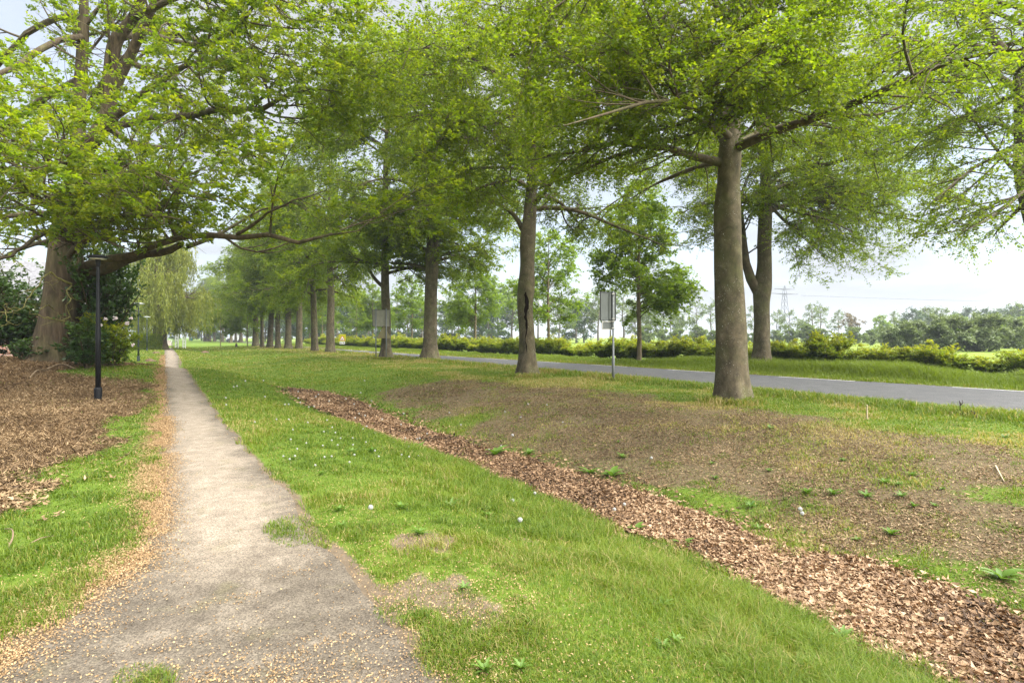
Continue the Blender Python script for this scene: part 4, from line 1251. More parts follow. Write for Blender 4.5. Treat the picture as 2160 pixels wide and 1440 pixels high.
# kinked oak limbs
kn = np.cumsum(go.normal(0, .05, LP.shape), axis=1); kn -= kn[:, :1]; LP = LP + kn * np.linspace(0, 1, 12)[None, :, None]
limb_parts = [tubes(LP[i:i + 1], LR[i:i + 1], 10) for i in range(len(OL))]
S, SR, _ = spawn(LP, LR, go, 2.0, .16, lambda t, L: np.minimum(L * .40 * (1.1 - .5 * t), 2.6), 50, 14, .75, .05, 6, .12, rfac=.5)
_k = S[:, -1, 2] > 4.3; S = S[_k]; SR = SR[_k]
S2, S2R, _ = spawn(S, SR, go, 1.9, .2, lambda t, L: L * .5, 48, 14, .8, .02, 5, .12, rfac=.6)
_k = S2[:, -1, 2] > 4.1; S2 = S2[_k]; S2R = S2R[_k]
tw = [spawn(Q, QR, go, d_, .3, lambda t, L: .5 * np.ones_like(t), 48, 16, .9, .02, 4, .1, rfac=.5, rmin=.0035)[:2] for Q, QR, d_ in ((S, SR, 4.6), (S2, S2R, 5.6), (LP, LR, 1.6))]
TW = np.concatenate([a for a, b in tw]); TWR = np.concatenate([b for a, b in tw])
tip = TW[:, -1]
lamp_d = np.hypot(tip[:, 0] + 10.6, tip[:, 1] - 14.3)
zfl = np.where(lamp_d < 1.2, 3.5, 4.0 + .9 * n2(tip[:, 0], tip[:, 1], .6, 70))
kp = (go.random(len(TW)) < .9) & (lamp_d < 1.3) & (tip[:, 2] > 3.3) | (go.random(len(TW)) < np.clip(1.0 - .10 * np.maximum(tip[:, 2] - 11.5, 0), .3, 1) * (tip[:, 2] > zfl) * (.55 + .45 * ss((n2(tip[:, 0] + tip[:, 2] * .7, tip[:, 1] - tip[:, 2] * .5, .75, 71) - .40) / .16)))
TW = TW[kp]; TWR = TWR[kp]
lv = leaves(TW, go, 24, .105, .52, .9, .75, .1, t0=.45, spread=45, off=.03, ctint=go.normal(.05, .17, len(TW)))
print('oak leaves', len(lv[1]))
oak = empty('oak_tree', org, 'huge old oak with long crooked limbs on the mulch mound', 'tree')
link('trunk', mesh_np('trunk', np.vstack([oak_trunk[0]]) - org, oak_trunk[1], None, M['oak_bark'], None, True), oak)
for v_, f_ in stems: link('stem', mesh_np('stem', v_ - org, f_, None, M['oak_bark'], None, True), oak)
for v_, f_ in limb_parts: link('limb', mesh_np('limb', v_ - org, f_, None, M['limb_bark'], None, True), oak)
br = join([tubes(S, SR, 5), tubes(S2, S2R, 4), tubes(TW, TWR, 3)])
link('branches', mesh_np('branches', br[0] - org, br[1], None, M['limb_bark'], None, True), oak)
link('crown', mesh_np('crown', lv[0] - org, lv[1], None, M['oak_leaf'], {'tint': lv[2]}), oak)
# dead mossy shoots low on the trunk
DS = [[(150, 600, -.9, 4), (130, 588, -1.2, 3), (105, 575, -1.5, 2.6), (85, 600, -1.9, 2.4), (60, 630, -2.3, 2), (35, 655, -2.6, 1.6), (0, 658, -3, 1)],
      [(152, 602, -.9, 3), (140, 615, -1.2, 2.6), (150, 630, -1.3, 2.2), (142, 650, -1.4, 2), (145, 672, -1.3, 2), (120, 675, -1.3, 1.4), (90, 672, -1.6, 1)],
      [(140, 676, -1, 2.4), (120, 672, -1.4, 1.8), (100, 670, -1.8, 1.6), (70, 662, -2.1, 1.2), (50, 640, -2.4, .8)],
      [(25, 658, -2.7, 1.6), (10, 640, -2.9, 1.3), (15, 670, -2.9, 1.2), (22, 682, -2.9, 1), (0, 690, -3.1, .7)],
      [(112, 650, -1, 2), (100, 645, -1.4, 1.6), (80, 655, -1.8, 1.2), (75, 640, -2, .8)]]
q, r = zip(*[px_limb(l, YO, 14) for l in DS]); q = np.array(q); r = np.array(r)
q = q + go.normal(0, .025, q.shape); r = r * .62
dS, dSR, _ = spawn(q, r, go, 5.5, .1, lambda t, L: .45 * np.ones_like(t), 55, 15, 1.0, .02, 5, .2, rfac=.55, rmin=.006)
dv = join([tubes(q, r, 6), tubes(dS, dSR, 4)])
link('dead_shoots', mesh_np('dead_shoots', dv[0] - org, dv[1], None, M['mossy_bark'], None, True), oak)
# ------------------------------------------------------------------ young trees on the far verge
def linden(seed, H, clear, rad, r, n=26, nleaf=14, size=.14, sec=2.2, twg=4.2):
    g = np.random.default_rng(seed)
    pts = [(0, 0, -.1), (.02, 0, 1.5), (-.03, .02, 4), (0, 0, H * .7), (.03, 0, H)]
    rd = [r * 1.1, r * .95, r * .8, r * .38, .012]
    tv = trunk_np(pts, rd, 10, g, .25, .25, .02, 30)
    prof = lambda f: rad * (.75 + .9 * f - 1.45 * f * f)
    q, rr = gen_limbs(pts, rd, g, n, clear, H - .5, prof, lambda f: .42 + .55 * f, 8, -.10, .4)
    rr = rr * .6
    br, lv = beech_foliage(q, rr, g, sec, twg, nleaf, size, slen=.45, tlen=.55, t0=.22, wr=.8)
    return tv, br, lv


lm = (M['young_bark'], M['limb_bark'], M['linden_leaf'])
LA = linden(401, 11.6, 2.8, 4.0, .15, 44, 17, .135, 2.8, 6.4); LB = linden(402, 10.8, 2.6, 3.6, .13, 40, 16, .145, 2.6, 5.6)
BGV = 'trees on the far verge'
YNG = [(1348, 766, 'A', 1.0, 'young broad crowned tree seen just right of the grey sign post'),
       (1157, 750, 'B', 1.05, 'young slender tree between the hollow beech and the grey sign post'),
       (1003, 741, 'A', .93, 'young cone shaped tree between the ivy stained beech and the hollow beech'),
       (869, 735, 'B', 1.0, 'young thin tree left of the ivy stained beech'),
       (786, 732, 'A', .9, 'young thin tree directly behind the square sign back'),
       (752, 730, 'B', 1.0, 'young thin tree right of the yellow warning sign'),
       (680, 727, 'A', 1.0, 'young thin tree left of the yellow warning sign'),
       (653, 726.5, 'B', 1.0, 'young thin tree seen between two row beeches, second left of the yellow sign')]
proto = {}
for i, (px, py, k, sc, lab) in enumerate(YNG):
    Yq = FPX * CAMZ / (py - HZ); p = (W(px, py, Yq)[0], Yq, -.01)
    if k not in proto: proto[k] = place_template('young_linden', {'A': LA, 'B': LB}[k], p, lm, lab, 'tree', BGV, .7 * i, sc)
    else: copy_tree(proto[k], p, 1.3 * i, sc, lab)
# bright saplings before the row
SP = linden(403, 6.4, 1.9, 2.6, .06, 26, 16, .19, 2.6, 5.0)
ym = (M['young_bark'], M['limb_bark'], M['young_leaf'])
p = G(465, 731); sp = place_template('sapling', SP, p, ym, 'lime green sapling on the grass before the white van', 'tree', 'saplings', 0, 1.0)
p = G(522, 730); copy_tree(sp, p, 2.0, 1.25, 'lime green sapling beside the thick pale trunk closing the row')

# ------------------------------------------------------------------ weeping willow
gw = np.random.default_rng(501)
pw = G(335, 737)
pts = [(0, 0, -.1), (.02, 0, 1.2), (.1, 0, 2.6), (.15, 0, 4.5), (0, 0, 8), (-.2, 0, 12)]
tvw = trunk_np(pts, [.95, .78, .72, .5, .33, .1], 20, gw, .35, .5, .04, 40, 7)
q, rr = gen_limbs(pts, [.95, .78, .72, .5, .33, .1], gw, 26, 3.0, 12.5, lambda f: 8.0 * (1 - .35 * f), lambda f: .75 + .45 * f, 10, -.38)
ex = np.array([[(.4, -.2, 2.3), (1.3, -.3, 2.75), (2.2, -.5, 3.1), (3.0, -.6, 2.95), (3.8, -.7, 2.5), (4.6, -.8, 2.3)]])
exq = np.array([resample(e, 10) for e in ex]); q = np.concatenate([q, exq]); rr = np.concatenate([rr, np.linspace(.20, .05, 10)[None]])
S, SR, _ = spawn(q, rr, gw, 1.5, .3, lambda t, L: np.minimum(2.4, L * .5), 50, 14, .7, .05, 6, .1)
# hanging strands
st = []
for Q, dd in ((q, 11.0), (S, 9.0)):
    n_ = gw.poisson(dd * plen(Q) * .75); idx = np.repeat(np.arange(len(Q)), n_)
    pos, tan = at_t(Q, idx, .25 + .75 * gw.random(len(idx)))
    Ls = np.minimum(1.2 + 3.6 * gw.random(len(idx)), np.maximum(pos[:, 2] - (1.5 + 1.6 * gw.random(len(idx))), .4))
    tau = np.linspace(0, 1, 7)[None, :, None]
    out = nrm(np.c_[tan[:, :2] + gw.normal(0, .3, (len(idx), 2)), np.zeros(len(idx))])
    st.append(pos[:, None] + out[:, None] * (.55 * np.sqrt(tau)) - UP * (Ls[:, None, None] * tau ** 1.25) + gw.normal(0, .05, (len(idx), 1, 3)) * tau)
ST = np.concatenate(st)
lvw = leaves(ST, gw, 15, .34, .24, .1, .8, .05, .08, 22, .04, .35, gw.normal(0, .2, len(ST)), hang=.9)
brw = join([tubes(q, rr, 6), tubes(S, SR, 4)])
o = tree_objs('weeping_willow', (0, 0, 0), 'weeping willow with a thick trunk and hanging pale curtains beside the path end', 'tree', None, tvw, M['oak_bark'], brw, M['limb_bark'], lvw, M['willow_leaf'])
o.location = pw
print('willow', len(lvw[1]))


# ------------------------------------------------------------------ far trees
def blob_tree(seed, H, Wd, clear, nl, size, shape=0, sticks=0):
    """a looser, distant broadleaf tree: limbs and leaf clumps"""
    g = np.random.default_rng(seed)
    pts = [(0, 0, -.2), (.05 * H * .2, 0, H * .2), (-.02 * H, 0, H * .5), (.02 * H, 0, H * .96)]
    r = H * .016
    rd = [r * 1.3, r, r * .7, r * .12]
    tv = trunk_np(pts, rd, 8, g, .2, .5, .02, 16)
    pf = {0: lambda f: Wd * (.62 + .9 * f - 1.35 * f * f), 1: lambda f: Wd * (.85 - .75 * f), 2: lambda f: Wd * (.35 + 1.5 * f - 1.6 * f * f)}[shape]
    q, rr = gen_limbs(pts, rd, g, nl, clear, H * .97, pf, lambda f: .25 + .65 * f, 6, -.08, .5)
    S, SR, _ = spawn(q, rr, g, 1.0 * 8 / H, .3, lambda t, L: L * .45, 50, 14, .8, .03, 4, .1)
    tw = [spawn(Q, QR, g, d * 10 / H, .25, lambda t, L: H * .07 * np.ones_like(t), 50, 18, .9, .0, 3, .1, rmin=.01)[0] for Q, QR, d in ((q, rr, 2.2), (S, SR, 3.4))]
    TW = np.concatenate(tw)
    lv = leaves(TW, g, 14, size, .65, .8, .8, .1, .1, 55, size * .5, .35, g.normal(0, .2, len(TW)))
    br = join([tubes(q, rr, 5), tubes(S, SR, 3)])
    return tv, br, lv


FT = {'round': blob_tree(601, 12, 5.2, 2.6, 30, .42), 'airy': blob_tree(602, 13, 3.9, 4.5, 20, .36), 'tall': blob_tree(603, 15, 3.6, 5.0, 26, .38, 2),
      'dense': blob_tree(604, 11, 5.0, .8, 44, .42), 'cone': blob_tree(605, 14, 3.2, 1.0, 48, .36, 1), 'shrub': blob_tree(606, 4.2, 3.0, .15, 30, .26)}
FM = {'g': M['far_leaf'], 'b': M['brown_leaf'], 'd': M['blue_leaf'], 'w': M['grey_leaf'], 'y': M['linden_leaf']}
fproto = {}


def far_tree(px, Y, kind, mk, sc, label, group='trees beyond the field', name='far_tree', rz=None, zoff=0.0, dark=False):
    x = (px - 1080) / FPX * Y
    loc = (x, Y, float(gz(x, Y)) + zoff)
    key = (kind, mk, name)
    rz = (px * 1.7) % 6.28 if rz is None else rz
    if key not in fproto:
        fproto[key] = place_template(name, FT[kind], loc, (M['far_bark'], M['far_bark'], FM[mk]), label, 'tree' if name != 'far_bush' else 'bush', group, rz, sc)
        return fproto[key]
    c = copy_tree(fproto[key], loc, rz, sc, label)
    c['group'] = group
    return c


LG = 'hazy green tree in the distant tree line beyond the field'
# open country on the right: from the forked beech to the border
R_ = [(1372, 150, 'round', 'g', .75), (1415, 165, 'airy', 'g', .85), (1428, 175, 'round', 'g', .8), (1468, 160, 'airy', 'g', .95), (1500, 170, 'tall', 'g', .85), (1640, 180, 'airy', 'g', .8),
      (1665, 160, 'airy', 'g', .72), (1690, 190, 'round', 'g', .62), (1590, 170, 'airy', 'g', .85), (1398, 190, 'airy', 'g', 1.0)]
for a in R_: far_tree(*a, LG)
far_tree(1712, 155, 'airy', 'g', .82, 'airy tree just left of the bare pole like trunk in the far tree line')
far_tree(1730, 160, 'tall', 'g', .75, 'taller upright tree right of the pylon in the far tree line')
far_tree(1790, 170, 'round', 'b', .72, 'brownish bare looking tree right of the pylon in the far tree line')
far_tree(1768, 180, 'airy', 'g', .8, 'thin pale tree touching the brownish one in the far tree line')
far_tree(1856, 165, 'dense', 'y', .72, 'yellowish rounded tree between the brownish one and the dark wood')
far_tree(1886, 175, 'airy', 'g', .75, 'loose tree against the left end of the dark wood')
DW = [(1925, 190, 'dense', 'd', 1.0), (1952, 200, 'dense', 'g', 1.08), (1985, 195, 'round', 'g', .95), (2016, 185, 'dense', 'y', .82), (2040, 205, 'dense', 'd', 1.1), (2078, 200, 'dense', 'd', 1.05), (2110, 210, 'round', 'd', 1.0),
      (2132, 205, 'dense', 'd', 1.15), (2150, 180, 'dense', 'g', 1.1), (2185, 190, 'dense', 'd', 1.15), (2240, 190, 'dense', 'd', 1.1), (2300, 190, 'round', 'g', 1.1)]
for a in DW: far_tree(*a, 'dark leafy tree in the rounded wood at the far side of the field', 'wood at the end of the field')
# wood behind the hedge, centre and left
CW = [(1080, 150, 'round', 'y', 1.1), (1050, 165, 'dense', 'd', 1.0), (1100, 170, 'airy', 'g', 1.1), (1135, 160, 'airy', 'g', .95), (1180, 150, 'round', 'g', .8), (1215, 160, 'dense', 'd', .85), (1232, 170, 'round', 'g', .85), (1262, 160, 'airy', 'g', 1.0),
      (1288, 165, 'airy', 'g', 1.0), (1315, 155, 'airy', 'g', .95), (1340, 170, 'round', 'g', .8), (1030, 150, 'cone', 'd', .9), (1000, 170, 'dense', 'g', .95), (968, 150, 'round', 'g', .75), (940, 160, 'dense', 'd', .8),
      (955, 190, 'airy', 'g', 1.0), (890, 150, 'dense', 'd', .8), (860, 165, 'dense', 'g', .95), (838, 150, 'cone', 'd', .72), (810, 170, 'dense', 'd', .95), (778, 160, 'cone', 'd', .8), (752, 165, 'dense', 'g', .9), (730, 170, 'dense', 'd', 1.0), (712, 160, 'cone', 'd', .95),
      (690, 180, 'round', 'g', 1.0), (660, 180, 'dense', 'd', 1.0), (640, 185, 'dense', 'd', 1.0), (612, 190, 'dense', 'g', 1.0), (590, 200, 'dense', 'd', 1.1), (560, 210, 'dense', 'g', 1.1), (540, 215, 'dense', 'g', 1.1), (520, 230, 'round', 'y', 1.1)]
for a in CW: far_tree(a[0], a[1], a[2], a[3], a[4] * 1.25, 'soft green tree in the wood seen behind the hedge', 'wood behind the hedge')
# behind the path end and the gardens, left
LW = [(480, 240, 'dense', 'g', 1.2), (455, 235, 'dense', 'd', 1.2), (425, 240, 'dense', 'g', 1.1), (400, 235, 'round', 'g', 1.1), (370, 240, 'dense', 'd', .7), (352, 250, 'round', 'd', .9), (250, 130, 'round', 'y', 1.25), (215, 120, 'dense', 'g', 1.0), (290, 150, 'dense', 'y', 1.1), (170, 120, 'round', 'g', 1.0)]
for a in LW: far_tree(*a, 'leafy tree behind the willow and the end of the path', 'trees at the path end')
# grey willow scrub on the far right of the field
g_ = np.random.default_rng(77)
for i in range(26):
    px = 1870 + i * 13.5; Y = 62 + 45 * g_.random()
    far_tree(px, Y, 'shrub', 'w' if g_.random() < .7 else 'y', .62 + .42 * g_.random() * (1 if i > 4 else .6), 'grey green scrub bush out in the field behind the hedge', 'scrub in the field', 'far_bush')
for i in range(16):
    px = 1360 + i * 34 + 10 * g_.random(); Y = 135 + 20 * g_.random()
    far_tree(px, Y, 'shrub', 'g', .6 + .5 * g_.random(), 'low dark undergrowth bush at the foot of the far tree line', 'undergrowth of the far tree line', 'far_bush')


# ------------------------------------------------------------------ hedge beyond the road
def shrub(seed, H, Wd, n, size, nleaf=15, stems=9, up=.9):
    g = np.random.default_rng(seed)
    az = g.random(stems) * 6.28
    q = []
    for a in az:
        L = H * (.75 + .45 * g.random()); lean = Wd * (.25 + .75 * g.random())
        tau = np.linspace(0, 1, 8)
        q.append(np.c_[np.cos(a) * (lean * tau ** 1.1 + .06), np.sin(a) * (lean * tau ** 1.1 + .06), L * tau * (1 - .18 * tau * lean / Wd) - .05])
    q = np.array(q); rr = np.repeat((.016 * H * (1 - .85 * np.linspace(0, 1, 8)))[None], stems, 0) + .003
    S, SR, _ = spawn(q, rr, g, n, .08, lambda t, L: H * .36 * (1.15 - .6 * t), 55, 14, .8, .12, 5, .1)
    tw = [spawn(Q, QR, g, d, .15, lambda t, L: H * .17 * np.ones_like(t), 50, 16, .9, .1, 3, .1, rmin=.003)[:2] for Q, QR, d in ((q, rr, n), (S, SR, n * 1.2))]
    TW = np.concatenate([a for a, b in tw]); TR = np.concatenate([b for a, b in tw])
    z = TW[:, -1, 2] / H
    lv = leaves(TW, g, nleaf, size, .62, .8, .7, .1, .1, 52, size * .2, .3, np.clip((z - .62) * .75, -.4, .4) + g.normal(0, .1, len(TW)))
    return join([tubes(q, rr, 6), tubes(S, SR, 4)]), join([tubes(TW, TR, 3)]), lv


def place_shrub(name, tp, loc, mats, label, cat, group=None, rz=0, sc=1):
    root = empty(name, (0, 0, 0), label, cat, group)
    V = np.vstack([tp[0][0], tp[1][0]]); F = np.vstack([tp[0][1], tp[1][1] + len(tp[0][0])])
    link('stems', mesh_np('stems', V, F, None, mats[0], None, True), root)
    link('foliage', mesh_np('foliage', tp[2][0], tp[2][1], None, mats[1], {'tint': tp[2][2]}), root)
    root.location = loc; root.rotation_euler = (0, 0, rz); root.scale = (sc, sc, sc) if np.isscalar(sc) else sc
    return root


HS = [shrub(701 + i, 1.5, .92, 7.0, .09, 18, 14) for i in range(3)]
hp = [None] * 3
gh = np.random.default_rng(88)
v = 4.0; i = 0
while v < 128:
    e = float(np.interp(v, RV, RFU))
    off = (7.4 if v < 40 else 7.4 - 1.6 * min((v - 40) / 40, 1)) + gh.normal(0, .3)
    x, y = xy(e + off, v)
    k = i % 3
    s = (.80 + .36 * gh.random()) * (1.0 + .12 * math.sin(v * .45)) * (.86 if v < 18 else 1.0)
    scv = (s * 1.22, s * 1.22, s * (.62 + .46 * gh.random()))
    if y > 3 and abs(x) < y * 1.15 + 3:
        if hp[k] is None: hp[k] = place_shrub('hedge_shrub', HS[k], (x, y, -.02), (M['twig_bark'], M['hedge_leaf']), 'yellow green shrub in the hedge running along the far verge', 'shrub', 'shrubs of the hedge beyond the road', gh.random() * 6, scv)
        else: copy_tree(hp[k], (x, y, -.02), gh.random() * 6, scv)
        i += 1
    v += .80 + .42 * gh.random() + v * .004
print('hedge shrubs', i)

# rhododendrons by the oak
DK = shrub(711, 3.6, 1.9, 3.0, .155, 14, 16); DK2 = shrub(712, 3.4, 2.0, 2.8, .15, 14, 16); DK3 = shrub(713, 1.5, .8, 6, .095, 14, 10)
md_ = (M['twig_bark'], M['dark_leaf'])
p = W(210, 700, 20.6); z = float(gz(p[0], p[1]))
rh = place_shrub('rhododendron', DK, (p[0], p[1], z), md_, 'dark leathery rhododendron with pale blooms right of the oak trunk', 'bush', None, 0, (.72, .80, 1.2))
gb = np.random.default_rng(91)
mb = MB()
for (px, py, r_) in ((242, 672, .10), (268, 682, .085), (222, 673, .07), (213, 686, .055), (281, 728, .075), (276, 671, .08), (160, 715, .06)):
    c = W(px, py, 19.4 + .3 * gb.random())
    for _ in range(12):
        d = nrm(gb.normal(0, 1, 3)); a = c - np.array([p[0], p[1], z]) + d * r_ * .6
        mb.lathe([(.0, -.02), (r_ * .35, 0), (r_ * .28, .025), (0, .03)], a, 6)
    mb_o = mb.build('bloom', M['pinkflower'], rh, None, True); mb = MB()
    mb_o.scale = (1 / .72, 1 / .80, 1 / 1.2)
p = W(40, 700, 22.5); place_shrub('rhododendron', DK2, (p[0], p[1], float(gz(p[0], p[1]))), md_, 'dark spreading rhododendron left of the oak trunk', 'bush', None, 1, (1.0, .9, 1.0))
p = W(-70, 700, 21); c = place_shrub('rhododendron', DK2, (p[0], p[1], float(gz(p[0], p[1]))), md_, 'dark rhododendron cut by the picture border beside the mound', 'bush', None, 2.5, (1.0, .9, .95))
p = W(238, 745, 20.0); place_shrub('garden_shrub', DK3, (p[0], p[1], float(gz(p[0], p[1]))), (M['twig_bark'], M['hedge_leaf']), 'small bright leaved shrub at the foot of the blooming rhododendron', 'bush', None, 0, (1.0, 1.0, 1.0))
p = W(185, 745, 18.9); place_shrub('garden_shrub', DK3, (p[0], p[1], float(gz(p[0], p[1]))), md_, 'low dark shrub hiding the right side of the oak base', 'bush', None, 2, (1.15, 1.0, .95))
p = W(75, 742, 19.6); place_shrub('garden_shrub', DK3, (p[0], p[1], float(gz(p[0], p[1])) - .1), md_, 'low dark shrub left of the oak base', 'bush', None, 4, (.9, .9, .6))

# clipped hedge in the garden
gk = np.random.default_rng(93); n_ = 9000
hx = gk.random((n_, 3)); fc = gk.integers(0, 4, n_)
hx[fc == 0, 2] = 1; hx[fc == 1, 1] = 0; hx[fc == 2, 0] = 0; hx[fc == 3, 0] = 1
ps = hx * np.array([2.6, 1.2, 1.7]) + gk.normal(0, .05, (n_, 3))
tw_ = np.stack([ps, ps + nrm(gk.normal(0, 1, (n_, 3)) + UP) * .1], 1)
lvh = leaves(tw_, gk, 2, .14, .6, .8, .8, .1, .1, 50, .03, .3)
p = G(303, 738); hd = empty('garden_hedge', (p[0] - 1.3, p[1], p[2]), 'clipped square garden hedge behind the path lamps', 'hedge')
link('foliage', mesh_np('foliage', lvh[0], lvh[1], None, M['hedge_leaf'], {'tint': lvh[2]}), hd)
MB().box((1.3, .6, .82), (2.3, .9, 1.6)).build('core', M['twig_bark'], hd)

# ------------------------------------------------------------------ house behind the oak
hs = empty('brick_house', (-35.0, 34.5, .15), 'brick house with a grey tiled roof glimpsed behind the oak and rhododendrons', 'house', None, .55)
w = MB(); w.box((0, 3.5, 1.6), (15, 7, 3.2)); w.build('wall', M['brick'], hs)
r_ = MB(); r_.prism([(-4.1, 3.0), (4.1, 3.0), (4.1, 3.15), (0, 6.6), (-4.1, 3.15)], (-7.9, 3.5, 0.15), (0, 1, 0), (0, 0, 1), (15.8, 0, 0)); rf = r_.build('roof', M['tiles'], hs)
MB().box((0, -.66, 3.2), (15.9, .05, .28)).build('fascia', M['white'], hs)
for wx, ww_ in ((-5.4, 1.8), (-2.0, 2.4), (1.6, 1.2), (5.0, 2.4)):
    f = MB(); 
    for bx, bw, bz, bh in ((0, ww_, 1.0, .09), (0, ww_, 2.5, .09)): f.box((wx + bx, -.03, bz), (bw, .12, bh))
    for bx in (-ww_ / 2 + .04, 0, ww_ / 2 - .04): f.box((wx + bx, -.03, 1.75), (.08, .118, 1.41))
    fo = f.build('window', M['white'], hs)
    MB().box((wx, -.01, 1.75), (ww_ - .1, .05, 1.42)).build('pane', M['glass'], fo)
d_ = MB().box((-7.0, -.03, 1.05), (1.0, .1, 2.1)).build('door', M['white'], hs)

# ------------------------------------------------------------------ lamps
def lamp(name, loc, H, pole_mat, label, hs=1.0, shell='lamp_shell'):
    r = empty(name, loc, label, 'street lamp', 'lamps along the path')
    MB().lathe([(.085, -.1), (.085, .30), (.078, .33), (.062, .34)], k=16).build('base', M['galv'] if False else pole_mat, r, None, False)
    MB().lathe([(.058, .32), (.058, 1.6), (.046, 2.2), (.036, H - .30), (.036, H - .22)], k=16).build('pole', pole_mat, r, None, True)
    MB().lathe([(.034, H - .25), (.075 * hs, H - .20), (.10 * hs, H - .10), (.12 * hs, H - .07), (.0, H - .07)], k=20).build('neck', M[shell], r, None, True)
    MB().lathe([(.12 * hs, H - .068), (.30 * hs, H - .045), (.345 * hs, H - .02), (.33 * hs, H + .005), (.15 * hs, H + .04), (0, H + .05)], k=28).build('lamp_shade', M[shell], r, None, True)
    MB().lathe([(.13 * hs, H - .078), (.22 * hs, H - .066), (.29 * hs, H - .055), (.13 * hs, H - .060)], k=28).build('diffuser', M['lamp_glass'], r, None, True)
    return r


p = G(207, 846); lamp('street_lamp', p, 305 / FPX * p[1], M['black_metal'], 'tall black lamp post standing in the mulch before the rhododendron', .62, 'black_metal')
for px, py, top, lab in ((292, 762, 640, 'dark lamp post with a flat disc head at the edge of the blooming rhododendron'), (310, 741, 668, 'dark lamp post with a disc head in front of the clipped hedge'),
                         (319, 734, 683, 'small distant lamp post between the clipped hedge and the willow trunk'), (325, 730.5, 691, 'farthest lamp post touching the willow trunk')):
    p = G(px, py); lamp('street_lamp', p, (py - top) / FPX * p[1], M['dark_green_metal'], lab)

# ------------------------------------------------------------------ signs seen from the back
vd = np.array([-.473, .881, 0]); ud_ = np.array([.881, .473, 0])
p = G(1293.5, 803); s1 = empty('road_sign', p, 'grey road sign seen from behind on a steel post, with a small plate below', 'road sign')
k_ = p[1] / FPX
zt = lambda py: CAMZ - (py - HZ) * k_ - p[2]
MB().tube([(0, 0, -.2), (0, 0, zt(752)), (0, 0, zt(750)), (0, 0, zt(614))], [.056, .056, .040, .038], 14).build('post', M['galv'], s1, None, True)
pw_ = 37 * k_ / .93


def plate(root, name, u0, u1, z0, z1, edge_m, back_m, off=.075, ribs=True, t=.018):
    """upright plate parallel to the across-road axis, behind the post; back face towards -v"""
    e = MB(); ez = vd * t
    o = vd * off
    poly = [(u0, z0), (u1, z0), (u1, z1), (u0, z1)]
    pn = MB().prism(poly, o, ud_, (0, 0, 1), ez).build(name, back_m, root)
    b = .022
    for (a0, a1, c0, c1) in ((u0 - b, u1 + b, z0 - b, z0), (u0 - b, u1 + b, z1, z1 + b), (u0 - b, u0, z0, z1), (u1, u1 + b, z0, z1)):
        e.prism([(a0, c0), (a1, c0), (a1, c1), (a0, c1)], o - vd * .02, ud_, (0, 0, 1), vd * (t + .03))
    e.build('edge', edge_m, pn)
    return pn


b0, b1 = -27.5 * k_ / .93, 8 * k_ / .93
pn = plate(s1, 'panel', b0, b1, zt(675), zt(617), M['sign_edge'], M['sign_back'])
rib = MB()
for ur in (-6.5 * k_, 0.0): rib.prism([(ur - .035, zt(674)), (ur + .035, zt(674)), (ur + .035, zt(618)), (ur - .035, zt(618))], vd * .038, ud_, (0, 0, 1), vd * .036)
rib.build('rail', M['sign_back'], pn)
pl = plate(s1, 'plate', -23 * k_ / .93, 3.6 * k_ / .93, zt(694), zt(679), M['sign_pale'], M['sign_back'])
cl = MB()
for py in (620, 672, 677.5, 692): cl.box((0, 0, zt(py)), (.11, .11, .035))
cl.build('clamp', M['sign_pale'], s1)

p = G(793, 756); k_ = p[1] / FPX; s2 = empty('road_sign', p, 'square sign back on posts half hidden by the slim beech, triangle plate below', 'road sign')
zt = lambda py: CAMZ - (py - HZ) * k_ - p[2]
MB().tube([(0, 0, -.2), (0, 0, zt(650))], [.045, .042], 12).build('post', M['galv'], s2, None, True)
q_ = ud_ * (21 * k_ / .95)
MB().tube([(q_[0], q_[1], -.2), (q_[0], q_[1], zt(650))], [.045, .042], 12).build('post', M['galv'], s2, None, True)
wd_m = simple('worn_sign_back', (.20, .195, .155), .7, var=.3, scale=5); wd_m2 = simple('olive_sign_back', (.17, .15, .075), .7, var=.25, scale=5)
plate(s2, 'panel', -6 * k_, 30 * k_, zt(688), zt(653), M['sign_edge'], wd_m, .065)
MB().prism([(2 * k_, zt(713.5)), (33 * k_, zt(713.5)), (17.5 * k_, zt(685))], vd * .064, ud_, (0, 0, 1), vd * .02).build('triangle', wd_m2, s2)

# yellow warning sign, facing the viewer across the road
Yy = 88.0; xw = (722 - 1080) / FPX * Yy; k_ = Yy / FPX; zt = lambda py: CAMZ - (py - HZ) * k_
s3 = empty('warning_sign', (xw, Yy, 0), 'yellow warning sign with a red triangle and a white plate below, on the far verge', 'road sign')
for dx in (-.30, .30): MB().tube([(dx, .06, -.2), (dx, .06, zt(706))], [.03, .03], 8).build('post', M['galv'], s3, None, True)
hw = 7.4 * k_
yp = MB().prism([(-hw, zt(719.6)), (hw, zt(719.6)), (hw, zt(704.6)), (-hw, zt(704.6))], (0, 0, 0), (1, 0, 0), (0, 0, 1), (0, .03, 0)).build('panel', M['yellow'], s3)
tr = lambda s_, y0: [(-s_ * .58, zt(718.2) + (.58 - s_ * .5) * .0 + y0), (s_ * .58, zt(718.2) + y0), (0, zt(718.2) + y0 + s_)]
MB().prism(tr(.76, .02), (0, -.006, 0), (1, 0, 0), (0, 0, 1), (0, .005, 0)).build('triangle', M['red'], yp)
MB().prism(tr(.56, .09), (0, -.012, 0), (1, 0, 0), (0, 0, 1), (0, .005, 0)).build('triangle_field', M['white'], yp)
sy = MB(); zb = zt(718.2) + .15
for xx, hh in ((-.13, .10), (0, .20), (.13, .10)): sy.prism([(xx - .05, zb), (xx + .05, zb), (xx + .03, zb + hh), (xx - .03, zb + hh)], (0, -.018, 0), (1, 0, 0), (0, 0, 1), (0, .005, 0))
sy.build('symbol', M['black'], yp)
